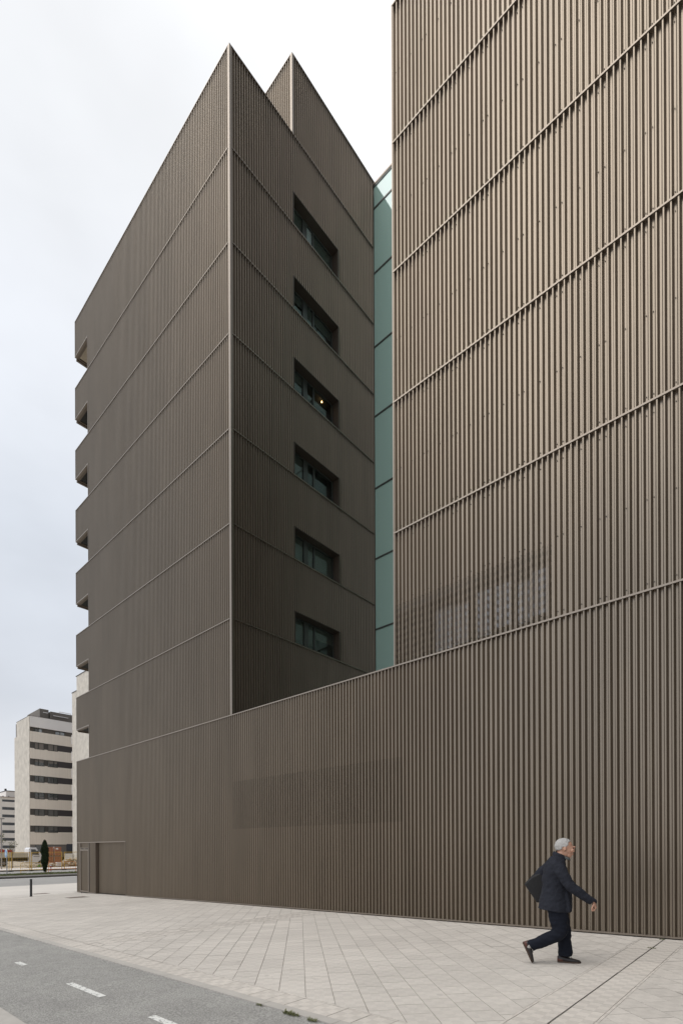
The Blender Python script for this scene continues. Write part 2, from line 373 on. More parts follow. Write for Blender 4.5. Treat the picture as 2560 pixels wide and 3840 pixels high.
for bx, jw in bands: strip(jm, bx - jw, bx + jw, -6.47, -.03, -.0075)
jm.build('expansion_joint', M['mortar_dk'], pavement)

# flush kerb of the cycle path, stone by stone
def kerbrow(name, y0, y1, dz, x0=-35.1, x1=9):
    k = thing(name, (x0, y0, g(x0)), None, None); k['kind'] = 'structure'
    x = x0
    while x < x1:
        L_ = 1.0; a, b = x + .003, x + L_ - .003; mb = MB()
        mb.face([(a, y0, g(a) + dz), (b, y0, g(b) + dz), (b, y1, g(b) + dz), (a, y1, g(a) + dz)])
        for (p, q) in (((a, y0), (b, y0)), ((b, y0), (b, y1)), ((b, y1), (a, y1)), ((a, y1), (a, y0))):
            mb.face([(*p, g(p[0]) + dz), (*p, g(p[0]) - .1), (*q, g(q[0]) - .1), (*q, g(q[0]) + dz)])
        mb.build('kerb_stone', M['kerb'], k); x += L_
    return k
kerbrow('kerb', -6.60, -6.478, .006)
kerbrow('path_kerb', -8.60, -8.38, .006)
cp = MB(); strip(cp, -35.2, 12, -8.375, -6.608, -.008)
path = cp.build('cycle_path', M['asphalt'], kind='structure')
kb = MB(); strip(kb, -35.2, 12, -8.62, -6.45, -.03); kb.build('joint_filler', M['mortar_dk'], path)
for x0, x1 in ((-6.78, -5.79), (-4.67, -3.68), (-2.57, -1.6), (-10.98, -10.5), (-8.88, -8.52), (-.5, .5)):
    mb = MB(); strip(mb, x0, x1, -7.545, -7.462, -.004); mb.build('lane_dash', M['wpaint'], path)
# spill of worn paint by the near kerb
# streets running across the end of the square
rd = MB(); strip(rd, -45.3, -35.3, -200, 260, -.03); road = rd.build('road', M['road'], kind='structure')
for a, b, yy in ((-44.45, -44.2, None), (-37.75, -37.62, None)):
    mb = MB(); strip(mb, a, b, -200, 260, -.022); mb.build('lane_line', M['paint'] if a < -40 else mat('faded_line', (.42, .41, .39), .8), road)
ke = MB(); ke.box(-35.32, -35.18, -200, 260, -.9, g(-35.2) + .004); ke.build('road_edge_kerb', M['kerb'], road)
md = MB(); md.box(-50.2, -45.3, -200, 260, -.9, -.60); median = md.build('median', M['kerbd'], kind='structure')
mg = MB(); mg.box(-49.9, -47.2, -200, 260, -.9, -.585); mg.build('verge_soil', M['grassg'], median)
gr = MB()
for i in range(7000):
    x = random.uniform(-50.0, -47.1); y = random.uniform(-1, 13); h = random.uniform(.03, .11); a = random.uniform(0, 6.28); q = .02
    gr.face([(x - q * math.cos(a), y - q * math.sin(a), -.585), (x + q * math.cos(a), y + q * math.sin(a), -.585), (x + random.uniform(-.03, .03), y + random.uniform(-.03, .03), -.585 + h)])
gr.build('grass', M['grass'], label='low mown grass on the median strip between the two roads', cat='grass', kind='stuff')
r2 = MB(); strip(r2, -60.2, -50.2, -200, 260, -.02); road2 = r2.build('far_road', M['road'], kind='structure')
mb = MB(); strip(mb, -56.2, -56.0, -200, 260, -.012); mb.build('lane_line', M['paint'], road2)
mb = MB(); mb.box(-60.45, -60.2, -200, 260, -.9, -.63); mb.build('far_kerb', M['kerbd'], road2)
mb = MB(); mb.box(-66, -60.45, -200, 260, -.9, -.635); mb.build('far_pavement', mat('pale_concrete', (.62, .58, .54), .8, var=.08, nscale=1.5, coords='World'), kind='structure')

# ------------------------------------------------------------ ribbed cladding
P_ = .107; SW = 7 * P_
PR = [(0, 0), (.0205, 0), (.0510, .060), (.0820, .060), (.107, 0)]   # crest, flank, valley, flank
def prof(a, b):
    pts = []
    k0 = int(math.floor(a / P_ + 1e-9))
    def d(x):
        r = x - math.floor(x / P_ + 1e-9) * P_
        for (xa, da), (xb, db) in zip(PR, PR[1:]):
            if r <= xb + 1e-9: return da + (db - da) * (r - xa) / (xb - xa)
        return 0
    xs = [a] + [k * P_ + p[0] for k in range(k0, k0 + int((b - a) / P_) + 3) for p in PR[:-1] if a + 1e-4 < k * P_ + p[0] < b - 1e-4] + [b]
    return [(x, d(x)) for x in xs]
CACHE = {}
def sheet(parent, org, axis, a, b, z0, z1, mt, y0=.010, base=None, name='cladding_sheet', label=None):
    """a..b is measured along the wall; axis 'x': wall faces -Y, axis 'y': wall faces +X"""
    ph = a - math.floor(a / P_ + 1e-9) * P_
    key = (round(ph, 4), round(b - a, 4), round(z1 - z0, 3), axis, mt.name, base is not None and round(a, 3), round(z0, 3) if base else 0)
    if key not in CACHE:
        mb = MB(); pr = prof(a, b)
        for (x, d), (x2, d2) in zip(pr, pr[1:]):
            def V_(x_, d_, z_): return (x_ - a, d_, z_ - z0) if axis == 'x' else (-d_, x_ - a, z_ - z0)
            zb1 = base(x) if base else z0; zb2 = base(x2) if base else z0
            mb.face([V_(x, d, zb1), V_(x2, d2, zb2), V_(x2, d2, z1), V_(x, d, z1)])
        me = bpy.data.meshes.new('cladding_sheet'); me.from_pydata(mb.v, [], mb.f); me.materials.append(mt); CACHE[key] = me
    o = link(bpy.data.objects.new(name, CACHE[key])); o.parent = parent
    ORG[o.name] = ORG[parent.name]
    w_ = Vector((a, org[1] + y0, z0)) if axis == 'x' else Vector((org[0] - y0, a, z0))
    o.location = w_ - ORG[parent.name]
    if label: o['label'] = label
    return o
def course(parent, org, axis, a, b, z0, z1, mt=None, base=None, start=None):
    """fill a..b with sheets seven ribs wide, on a grid that starts at `start`"""
    mt = mt or M['clad']; s0 = start if start is not None else a
    x = s0 + math.floor((a - s0) / SW + 1e-6) * SW
    while x < b - 1e-4:
        xa, xb = max(a, x), min(b, x + SW)
        if xb - xa > .004: sheet(parent, org, axis, xa, xb, z0, z1, mt, base=base)
        x += SW
XL, XC, XR = -26.92, -13.77, -7.2
LV = [5.99, 9.205, 12.36, 15.50, 18.665, 21.69, 24.83, 28.19, 31.18]
FR = (0, 0, 0); SD = (XC, 0, 0)
def flashing(parent, axis, a, b, z, c=0., h=.03, outw=.0, name='flashing', dep=.085):
    mb = MB()
    if axis == 'x': mb.box(a, b, c - outw, c + dep, z - h, z)
    else: mb.box(c - dep, c + outw, a, b, z - h, z)
    return mb.build(name, M['trim'], parent)

# --- podium
pod = thing('podium', (-12, 0, 0), 'long low ribbed bronze podium wall along the whole pavement, door at left end', 'building')
base = lambda x: g(x) + .045
gx0 = -24.66; gx1 = -21.55; ZD = 1.90
course(pod, FR, 'x', XL + .03, -21.55, ZD + .0, LV[0] - .03, start=XL + .03)
course(pod, FR, 'x', -21.55, -13.78, 0, LV[0] - .03, base=base, start=XL + .03)
course(pod, FR, 'x', -13.78, -6.98, 0, 2.2, base=base, start=XL + .03)
course(pod, FR, 'x', -13.78, -6.98, 2.2, 3.76, mt=M['perf'], start=XL + .03)
course(pod, FR, 'x', -13.78, -6.98, 3.76, LV[0] - .03, start=XL + .03)
course(pod, FR, 'x', -6.98, 9, 0, LV[0] - .03, base=base, start=XL + .03)
flashing(pod, 'x', XL, 9, LV[0], outw=.004, h=.034, name='coping')
bf = MB()
xs = [gx1, -16, -1.34, 9]
for a, b in zip(xs, xs[1:]):
    for (yy, z0, z1, yy2) in ((-.002, .012, .045, .09),):
        A = [(a, yy, g(a) + z0), (b, yy, g(b) + z0), (b, yy, g(b) + z1), (a, yy, g(a) + z1)]
        B = [(x, yy2, z) for x, _, z in A]
        bf.face(A); bf.face([A[3], A[2], B[2], B[3]]); bf.face([A[1], A[0], B[0], B[1]])
bf.build('base_flashing', M['trim'], pod)
bk = MB(); bk.box(gx1 + .03, 9, .12, .16, -1, 2.2); bk.box(XL + .02, -13.8, .12, .16, 2.2, 5.9); bk.box(-6.96, 9, .12, .16, 2.2, 5.9); bk.box(-13.8, -6.96, .12, .16, 3.76, 5.9)
bk.box(-13.8, -6.96, .9, .95, 2.1, 3.8); bk.build('backing_wall', M['core'], pod)
mb = MB(); mb.box(XL, XL + .03, 0, .1, g(XL) + .02, LV[0] - .03); mb.build('end_trim', M['trim'], pod)
# doorway group in the podium
mb = MB(); mb.box(XL + .03, gx1 + .03, -.003, .16, ZD - .045, ZD); mb.build('door_head', M['trim'], pod)
pier_top = ZD - .045
course(pod, FR, 'x', XL + .03, -26.53, 0, pier_top, base=lambda x: g(x) + .05)
course(pod, FR, 'x', -25.40, gx0 - .04, 0, pier_top, base=lambda x: g(x) + .05)
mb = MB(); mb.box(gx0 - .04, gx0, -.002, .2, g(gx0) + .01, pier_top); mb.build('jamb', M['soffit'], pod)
mb = MB(); mb.box(gx1, gx1 + .03, -.002, .2, g(gx1) + .01, pier_top); mb.build('jamb', M['trim'], pod)
mb = MB(); mb.box(XL + .03, -26.53, -.002, .09, g(XL) + .01, g(XL) + .05); mb.box(-25.40, gx0 - .04, -.002, .09, g(-25) + .0, g(-25) + .05); mb.build('base_flashing', M['trim'], pod)
gate = MB(); gt = sheet
x = gx0
while x < gx1 - .01:
    xb = min(gx1, x + SW); sheet(pod, (0, .14, 0), 'x', x, xb, 0, pier_top, M['clad'], base=lambda x: g(x) + .03, name='gate_panel'); x = xb
dr = MB(); dr.box(-26.53, -26.46, -.004, .12, g(-26.5) + .01, pier_top); dr.box(-25.50, -25.44, -.004, .12, g(-25.5) + .01, pier_top)
dr.box(-26.46, -25.50, -.004, .1, 1.50, 1.545); dr.box(-26.46, -25.50, -.004, .1, 1.585, 1.62)
door = dr.build('door_frame', M['trim'], pod)
mb = MB(); mb.box(-26.46, -25.5, .03, .06, 1.545, 1.585); mb.build('closer_slot', M['dark'], door)
mb = MB(); mb.box(-26.03, -25.93, -.006, .03, 1.55, 1.58); mb.build('door_closer', M['trim'], door)
sheet(pod, (0, .02, 0), 'x', -26.46, -25.50, 1.62, pier_top, M['clad'], name='transom_panel')
lf = sheet(pod, (0, .02, 0), 'x', -26.43, -25.54, g(-26) + .1, 1.47, M['clad'], name='door_leaf')
mb = MB(); zb = g(-26) + .04
mb.box(-26.455, -26.425, .0, .09, zb, 1.495); mb.box(-25.545, -25.51, .0, .09, zb, 1.495); mb.box(-26.425, -25.545, .0, .09, zb, zb + .07); mb.box(-26.425, -25.545, 0, .09, 1.465, 1.495)
mb.build('leaf_frame', M['trim'], lf.parent)
mb = MB(); mb.box(-25.44, -25.40, .02, .1, g(-25.4), pier_top); mb.build('shadow_gap', M['dark'], pod)  # dark box filling the gap, its shade put into the colour
mb = MB(); mb.box(XL + .03, gx1, .21, .25, -1, 2.2); mb.build('backing_wall', M['core'], pod)
mb = MB(); mb.box(XL, 9, .16, 20, 5.8, 5.9); mb.build('roof', M['roof'], pod)
mb = MB(); mb.box(XL - .001, XL + .02, .1, 20, -1, LV[0] - .03); mb.build('end_wall', M['clad'], pod)

# --- left tower
tw = thing('ribbed_tower', (-20, 4, 0), 'tall ribbed bronze tower on the left with corner openings and a second peak', 'building')
CT = .09
NX = -25.34; NH = 1.56
for i in range(7):
    z0, z1 = LV[i], LV[i + 1] - .03
    course(tw, FR, 'x', NX, XC - CT, z0, z1, start=NX)
    course(tw, FR, 'x', XL + .03, NX, z0 + NH, z1, start=NX - 3 * SW)
    flashing(tw, 'x', XL, XC - CT + .0, LV[i + 1], outw=.004)
    # end trims and the corner opening
    mb = MB(); mb.box(XL, XL + .03, 0, .1, z0 + NH, z1); mb.box(NX - .03, NX, -.002, .12, z0, z0 + NH + .03); mb.box(XL, NX, -.003, .09, z0 + NH - .005, z0 + NH + .03); mb.build('opening_trim', M['trim'], tw)
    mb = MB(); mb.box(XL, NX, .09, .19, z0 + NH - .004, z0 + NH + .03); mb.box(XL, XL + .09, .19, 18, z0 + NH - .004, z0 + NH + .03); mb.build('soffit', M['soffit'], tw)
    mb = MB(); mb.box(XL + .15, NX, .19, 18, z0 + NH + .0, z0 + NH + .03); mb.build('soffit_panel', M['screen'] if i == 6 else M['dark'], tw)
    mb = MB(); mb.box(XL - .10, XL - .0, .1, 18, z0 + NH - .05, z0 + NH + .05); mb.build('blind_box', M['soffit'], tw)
    mb = MB(); mb.box(XL, XL + .02, .1, 18, z0 + NH, z1); mb.build('side_band', M['clad'], tw)
    mb = MB(); mb.box(XL, NX, .1, 18, z0 - .2, z0 - .031); mb.build('floor_slab', M['core'], tw)
    mb = MB(); mb.box(NX + .0, NX + .05, .12, 18, z0, z0 + NH); mb.build('glazed_wall', M['winback'], tw)
    # corner post, in storey lengths
    mb = MB(); mb.box(XC - CT, XC, 0, CT, z0 + .003, LV[i + 1]); mb.build('corner_post', M['trim'], tw)
    # flank facing the other block
    W0, W1, WH = 2.83, 5.33, 1.205
    YE = 7.60
    # rib widths are slightly stretched here
    def sc_(a, b, za, zb): course(tw, SD, 'y', a, b, za, zb, start=CT)
    if i >= 1:
        sc_(CT, W0, z0, z1); sc_(W0, W1, z0 + WH, z1); sc_(W1, YE, z0, z1)
    else: sc_(CT, YE, z0, z1)
    flashing(tw, 'y', CT, YE + .02, LV[i + 1], c=XC, outw=.004)
    mb = MB(); mb.box(XC - .1, XC - .001, YE, 7.66, z0, LV[i + 1]); mb.build('end_trim', M['soffit'], tw)
# windows of the flank
def tower_window(i):
    z0 = LV[i]; z1 = z0 + WH; D_ = .34
    mb = MB()
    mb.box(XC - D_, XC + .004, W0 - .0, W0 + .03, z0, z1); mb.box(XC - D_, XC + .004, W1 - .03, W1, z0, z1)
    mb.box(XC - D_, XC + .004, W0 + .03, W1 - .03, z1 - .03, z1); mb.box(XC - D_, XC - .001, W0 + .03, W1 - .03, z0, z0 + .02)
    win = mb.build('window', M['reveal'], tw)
    xf = XC - D_ + .02
    mb = MB()
    mb.box(xf - .07, xf, W0 + .03, W0 + .09, z0 + .02, z1 - .03); mb.box(xf - .07, xf, W1 - .09, W1 - .03, z0 + .02, z1 - .03)
    mb.box(xf - .07, xf, W0 + .09, W1 - .09, z0 + .02, z0 + .07); mb.box(xf - .07, xf, W0 + .09, W1 - .09, z1 - .08, z1 - .03)
    mb.box(xf - .07, xf + .012, W0 + .78, W0 + 1.0, z0 + .07, z1 - .08); mb.box(xf - .07, xf + .005, W0 + 1.32, W0 + 1.40, z0 + .07, z1 - .08)
    mb.build('window_frame', M['frame'], win)
    for k, (a, b) in enumerate(((W0 + .09, W0 + .78), (W0 + 1.0, W0 + 1.32), (W0 + 1.40, W1 - .09))):
        mb = MB(); mb.box(xf - .045, xf - .035, a, b, z0 + .07, z1 - .08); mb.build('pane', M['glass'], win)
        dn = {(6, 1): 0.5, (6, 0): .8, (6, 2): .8, (1, 2): .42, (3, 2): .0, (3, 1): .0, (5, 0): .3, (5, 2): .35, (4, 0): .3, (4, 1): .0, (4, 2): .0}.get((i, k), .78)
        h = (z1 - z0 - .15)
        if dn: mb = MB(); mb.box(xf - .068, xf - .060, a, b, z1 - .08 - dn * h, z1 - .08); mb.build('blind', M['blind2'] if (i, k) == (6, 1) else M['blind'], win)
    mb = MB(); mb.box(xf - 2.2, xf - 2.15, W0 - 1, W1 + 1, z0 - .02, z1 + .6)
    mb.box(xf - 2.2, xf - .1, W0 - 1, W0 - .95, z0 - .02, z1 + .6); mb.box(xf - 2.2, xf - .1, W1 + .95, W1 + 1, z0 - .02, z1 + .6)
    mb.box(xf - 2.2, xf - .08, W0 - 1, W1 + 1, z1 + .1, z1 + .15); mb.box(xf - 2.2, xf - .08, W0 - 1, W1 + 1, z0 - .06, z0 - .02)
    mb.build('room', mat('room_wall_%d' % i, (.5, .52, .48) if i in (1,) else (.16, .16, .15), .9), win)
    if i == 4:
        mb = MB(); mb.bar((XC - .54, 4.87, 19.82), (XC - .54, 4.87, 19.87), .028, 10, .02); mb.build('ceiling_lamp', mat('lit_bulb', (1, .7, .4), emit=(1, .55, .22, 9)), win)
for i in range(1, 7): tower_window(i)
# upper volume, set back on the tower
Y2 = 2.80; z0, z1 = LV[7], LV[8]
course(tw, (0, Y2, 0), 'x', -22, XC - CT, z0, z1 - .03, start=-22); flashing(tw, 'x', -22, XC - CT, z1, c=Y2, outw=.004)
course(tw, SD, 'y', Y2 + CT, 7.66, z0, z1 - .03, start=Y2 + CT); flashing(tw, 'y', Y2 + CT, 18, z1, c=XC, outw=.004)
mb = MB(); mb.box(XC - CT, XC, Y2, Y2 + CT, z0 + .003, z1); mb.build('corner_post', M['trim'], tw)
mb = MB(); mb.box(XC - .1, XC - .02, 7.66, 18, LV[0], z1 - .03); mb.build('rear_flank', M['clad'], tw)
mb = MB(); mb.box(-22, XC - .1, Y2 + .1, 18, z1 - .3, z1 - .1); mb.box(XL + .03, XC - .1, .1, 18, LV[7] - .3, LV[7] - .1); mb.build('roof', M['roof'], tw)
mb = MB(); mb.box(XL, XC, 17.95, 18, LV[0], LV[7]); mb.box(-22, XC, 17.95, 18, LV[7], LV[8]); mb.box(-22.02, -22, Y2, 18, LV[7], LV[8]); mb.build('rear_wall', M['clad'], tw)
mb = MB()
mb.box(NX + .05, XC - .13, .12, .15, LV[0], LV[7] - .3); mb.build('inner_wall', M['core'], tw)

# --- right block
rb = thing('ribbed_block', (-1, 4, 0), 'near ribbed bronze block filling the right side above the podium, with a perforated patch', 'building')
RT = [LV[0], 9.21, 12.385, 15.545, 18.675, 22.015]
for i in range(5):
    z0, z1 = RT[i], RT[i + 1] - .03
    if i == 0:
        course(rb, FR, 'x', XR + .03, -3.475, z0, z0 + .02, start=XR + .03)
        course(rb, FR, 'x', XR + .03, -3.475, z0 + .02, 7.445, mt=M['perf2'], start=XR + .03)
        course(rb, FR, 'x', XR + .03, -3.475, 7.445, z1, start=XR + .03)
        course(rb, FR, 'x', -3.475, 9, z0, z1, start=XR + .03)
    else: course(rb, FR, 'x', XR + .03, 9, z0, z1, start=XR + .03)
    flashing(rb, 'x', XR, 9, RT[i + 1], outw=.004, h=.034)
    mb = MB(); mb.box(XR, XR + .03, -.002, .1, z0 + .002, z1); mb.build('corner_trim', M['trim'], rb)
mb = MB(); mb.box(XR, XR + .02, .1, 20, RT[0], RT[5] - .03); mb.build('side_wall', M['clad'], rb)
mb = MB(); mb.box(XR + .02, 9, .12, .16, 7.5, 22); mb.box(-3.4, 9, .12, .16, 5.9, 7.5); mb.box(XR + .02, -3.4, .5, .55, 5.9, 7.5); mb.build('backing_wall', M['core'], rb)
mb = MB(); mb.box(XR, 9, .1, 20, 21.7, 21.8); mb.build('roof', M['roof'], rb)
for a, b, zz, zt in ((-6.15, -5.72, 6.1, 7.05), (-5.68, -5.32, 6.12, 7.0), (-5.1, -4.78, 6.13, 7.1), (-4.68, -4.35, 6.2, 7.1), (-4.2, -3.95, 6.15, 7.0), (-3.9, -3.58, 6.22, 7.12)):
    mb = MB(); mb.box(a, b, .2, .22, zz, zt); mb.build('window_pane', M['linkpale'], rb)
# screws
def screws(parent, x0, x1, rows, start, basef=None):
    mb = MB(); k = 0; x = start
    while x < x1:
        for j in (0, 1, 4):
            xx = x + j * P_ + .0648
            if x0 < xx < x1:
                for z in rows:
                    mb.box(xx - .006, xx + .006, .056, .0685, z - .006, z + .006)
        x += SW
    return mb.build('fixing_screws', M['screw'], parent, kind='stuff')
rw = []
for i in range(5): rw += [RT[i + 1] - .2, RT[i + 1] - 1.65, RT[i] + .12]
screws(rb, XR, 3, rw, XR + .03)
screws(pod, -9, 3, [5.79, 4.3, 2.8, 1.4, .25], XL + .03)

# --- glazed link
gl = thing('glazed_link', (-10, 7.7, 0), 'narrow green glass stair link between the two ribbed blocks', 'building')
ML = [6.0, 8.1, 11.24, 14.37, 17.49, 20.69, 23.77, 27.04, 29.92, 30.89]
for a, b in zip(ML, ML[1:]):
    mb = MB(); mb.box(XC + .01, -5, 7.68, 7.70, a + .035, b - .035); mb.build('glass_pane', M['linkglass'], gl)
for z in ML[1:]:
    mb = MB(); mb.box(XC + .0, -5, 7.655, 7.74, z - .035, z + .035); mb.build('mullion', M['frame'], gl)
mb = MB(); mb.box(XC, -5, 7.64, 7.8, 30.95, 31.02); mb.build('coping', M['trim'], gl)
mb = MB(); mb.box(XC + .01, -5, 7.8, 12, 6, 30.8); mb.build('shaft', M['core'], gl)

# ------------------------------------------------------------ street objects on the square
bo = thing('bollard', (-25.9, -2.35, g(-25.9)), 'slim black steel bollard standing alone on the pale square', 'bollard')
mb = MB(); mb.bar((-25.9, -2.35, g(-25.9)), (-25.9, -2.35, g(-25.9) + .80), .05, 16); mb.build('post', mat('black_bollard', (.035, .037, .04), .4), bo, smooth=False, bevel=.006)
mb = MB(); mb.bar((-25.9, -2.35, g(-25.9)), (-25.9, -2.35, g(-25.9) + .012), .065, 16); mb.build('collar', mat('collar_steel', (.1, .1, .1), .5), bo)
def cover(pts, label, nm='access_cover'):
    c = [sum(p[i] for p in pts) / 4 for i in (0, 1)]; t = thing(nm, (c[0], c[1], g(c[0])), label, 'drain cover')
    for nmk, k, dz, mt in (('frame', 1.0, .003, 'f'), ('lid', .9, .007, 'l')):
        q = [(c[0] + (p[0] - c[0]) * k, c[1] + (p[1] - c[1]) * k) for p in pts]; mb = MB()
        tp = [(x, y, g(x) + dz) for x, y in q]; mb.face(tp)
        for i in range(4):
            a, b = tp[i], tp[(i + 1) % 4]; mb.face([a, (a[0], a[1], a[2] - .02), (b[0], b[1], b[2] - .02), b])
        mb.build(nmk, COVM[mt], t)
COVM = {'f': mat('cover_frame_iron', (.2, .17, .14), .7), 'l': mat('rusty_lid', (.16, .125, .1), .8, var=.2, nscale=8)}
cover([(-23.3, -1.85), (-22.62, -1.85), (-22.62, -1.05), (-23.3, -1.05)], 'dark rusty rectangular access cover in the paving nearest the door')
cover([(-28.05, -1.75), (-27.4, -1.75), (-27.4, -1.05), (-28.05, -1.05)], 'farther rusty access cover in the paving just behind the bollard')
WEED = mat('weed_leaves', (.14, .15, .06), .8, isl=.3)
def weed(x, y, r, n, label, h=.05):
    mb = MB()
    for i in range(n):
        a = random.uniform(0, 6.28); q = random.random() ** .6 * r; px, py = x + q * math.cos(a), y + q * math.sin(a) * .35
        b = random.uniform(0, 6.28); L_ = random.uniform(.015, h); wd = .005
        mb.face([(px - wd * math.sin(b), py + wd * math.cos(b), g(px)), (px + wd * math.sin(b), py - wd * math.cos(b), g(px)), (px + L_ * .8 * math.cos(b), py + L_ * .8 * math.sin(b), g(px) + L_ * random.uniform(.3, .9))])
    mb.build('weed', WEED, label=label, cat='plant', group='weeds in the paving joints')
weed(-3.62, -6.63, .11, 150, 'largest tuft of grass growing from the joint beside the kerb of the cycle path')
weed(-3.32, -6.64, .055, 60, 'small tuft of grass by the kerb, right of the largest tuft')
weed(-4.1, -6.63, .05, 40, 'thin tuft of grass by the kerb, left of the largest tuft', .03)
weed(-1.62, -1.05, .06, 70, 'small weed growing in the dark expansion joint to the right of the walking man', .03)
weed(-1.63, -.12, .05, 50, 'tiny weed where the dark joint meets the foot of the ribbed wall', .03)

# ------------------------------------------------------------ buildings far behind
M['cream'] = mat('cream_panel', (.84, .78, .71), .7, var=.05, nscale=2.2, coords='World', stretch=(1, 3, .05))
M['cream2'] = mat('white_render', (.86, .83, .80), .8, var=.05, nscale=.5, coords='World')
M['stucco'] = mat('rough_grey_render', (.60, .57, .52), .9, var=.16, nscale=1.1, coords='World', bump=.6, bscale=3)
M['anth'] = mat('anthracite_panel', (.055, .05, .055), .6)
M['grey'] = mat('grey_rib_panel', (.17, .155, .14), .7, var=.08, nscale=6, coords='World', stretch=(1, 1, .05))
M['parap'] = mat('parapet_white', (.85, .84, .85), .6)
XA = -100.8
ap = thing('apartment_building', (XA - 8, 23, -.75), 'cream apartment building with dark window bands and a blank render gable beyond the road', 'building')
mb = MB()
mb.box(XA - 7.2, XA, 19.3, 19.4, -.7, 25.2)
mb.build('gable_wall', M['stucco'], ap)
mb = MB(); mb.box(XA - 8.5, XA - 7.2, 19.3, 19.4, -.7, 22.5); mb.build('gable_wall_low', M['stucco'], ap)
mb = MB(); mb.box(XA - 8, XA - .95, 19.4, 40, -.8, 25.0); mb.build('core', M['anth'], ap)
zt = [20.66, 17.68, 14.69, 11.70, 8.72, 5.72]
mb = MB(); mb.box(XA - .3, XA, 19.4, 34, 23.35, 25.25); mb.build('parapet', M['parap'], ap)
mb = MB(); mb.box(XA - 7.3, XA + .03, 19.28, 19.5, 25.2, 25.27); mb.box(XA - .3, XA + .03, 19.5, 34, 25.25, 25.3); mb.build('roof_edge', M['anth'], ap)
prev = 22.55
for i, z in enumerate(zt):
    mb = MB(); mb.box(XA - .3, XA, 19.4, 34, z, prev if i == 0 else prev); mb.build('facade_panel', M['cream'], ap)
    # lower return panel under the windows is part of the next band
    mb = MB(); mb.box(XA - .28, XA - .02, 23.95, 26.45, z - 1.55, z); mb.build('dark_panel', M['anth'], ap)
    mb = MB(); mb.box(XA - .28, XA - .05, 19.4, 20.1, z - 1.12, z); mb.box(XA - .28, XA - .05, 21.72, 22.25, z - 1.12, z); mb.build('grey_panel', mat('grey_infill', (.085, .078, .075), .7), ap)
    for a, b, sp in ((20.1, 21.72, .62), (22.25, 23.93, .95)):
        zz0, zz1 = z - 1.22, z
        mb = MB(); mb.box(XA - .2, XA + .03, a, a + .07, zz0, zz1); mb.box(XA - .2, XA + .03, b - .07, b, zz0, zz1); mb.box(XA - .2, XA + .03, a + .07, b - .07, zz0, zz0 + .09); mb.box(XA - .2, XA + .03, a + .07, b - .07, zz1 - .06, zz1)
        mb.box(XA - .2, XA + .02, a + sp, a + sp + .1, zz0 + .09, zz1 - .06)
        wn = mb.build('window', M['frame'], ap)
        for p, q in ((a + .07, a + sp), (a + sp + .1, b - .07)):
            mb = MB(); mb.box(XA - .13, XA - .1, p, q, zz0 + .09, zz1 - .06); mb.build('pane', M['winback'], wn)
            lvl = [1.0, .45, 0, -.35, 1.0, .7][i]
            H_ = zz1 - zz0 - .15
            if lvl > 0: mb = MB(); mb.box(XA - .099, XA - .09, p, q, zz1 - .06 - lvl * H_, zz1 - .06); mb.build('blind', mat('flat_blind', (.22, .2, .19) if i in (0, 1) else (.15, .15, .15), .7), wn)
            elif lvl < 0: mb = MB(); mb.box(XA - .099, XA - .09, p, q, zz0 + .09, zz0 + .09 - lvl * H_); mb.build('blind', mat('flat_blind', (.2, .19, .19), .7), wn)
    prev = z - 1.12
    if i < 5:
        pass
mb = MB(); mb.box(XA - .3, XA, 19.4, 25.4, 2.35, prev); mb.box(XA - .3, XA, 25.4, 34, 2.45, prev); mb.build('facade_panel', M['cream'], ap)
mb = MB(); mb.box(XA - .25, XA - .1, 19.4, 25.4, .0, 2.35); mb.build('ground_floor_wall', mat('ground_grey', (.2, .19, .185), .7), ap)
mb = MB(); mb.box(XA - .2, XA + .0, 25.4, 26.6, -.7, 2.45); mb.build('entrance_panel', mat('slate_blue', (.06, .07, .095), .6), ap)
mb = MB(); mb.box(XA - .2, XA - .05, 20.2, 22.6, .2, 2.2); mb.build('shop_window', M['winback'], ap)
mb = MB(); mb.box(XA - .9, XA - .8, 19.4, 34, 22.55, 23.35); mb.build('terrace_wall', M['grey'], ap)
for a, b in ((20.3, 21.6), (23.7, 25.4)):
    mb = MB(); mb.box(XA - .8, XA - .74, a, b, 22.6, 23.3); wn = mb.build('window', M['frame'], ap)
    for k in (0, 1):
        aa = a + .08 + k * (b - a) / 2; mb = MB(); mb.box(XA - .73, XA - .72, aa, aa + (b - a) / 2 - .16, 22.65, 23.25)
        mb.build('pane', glassmat('terrace_glass', (.9, .95, 1), .25, (.25, .3, .35)) if (a > 23 or k) else M['winback'], wn)
ph = MB(); ph.box(XA - 10, XA - 3, 21.9, 23.4, 25.0, 27.6); ph.box(XA - 9, XA - 2.6, 23.6, 34, 25.0, 27.3); ph.build('roof_housing', M['grey'], ap)
mb = MB(); mb.box(XA - 2.5, XA - 2.3, 24.0, 26.6, 26.5, 26.6); mb.box(XA - 2.5, XA - 2.3, 22.3, 23.1, 26.8, 26.9); mb.build('roof_rail', M['parap'], ap)
mb = MB(); mb.bar((XA - 5, 25.9, 28.1), (XA - 5, 28, 28.1), .07); mb.bar((XA - 5, 25.9, 27.2), (XA - 5, 25.9, 28.1), .05); mb.bar((XA - 5, 28, 27.2), (XA - 5, 28, 28.1), .05); mb.build('roof_frame', M['parap'], ap)

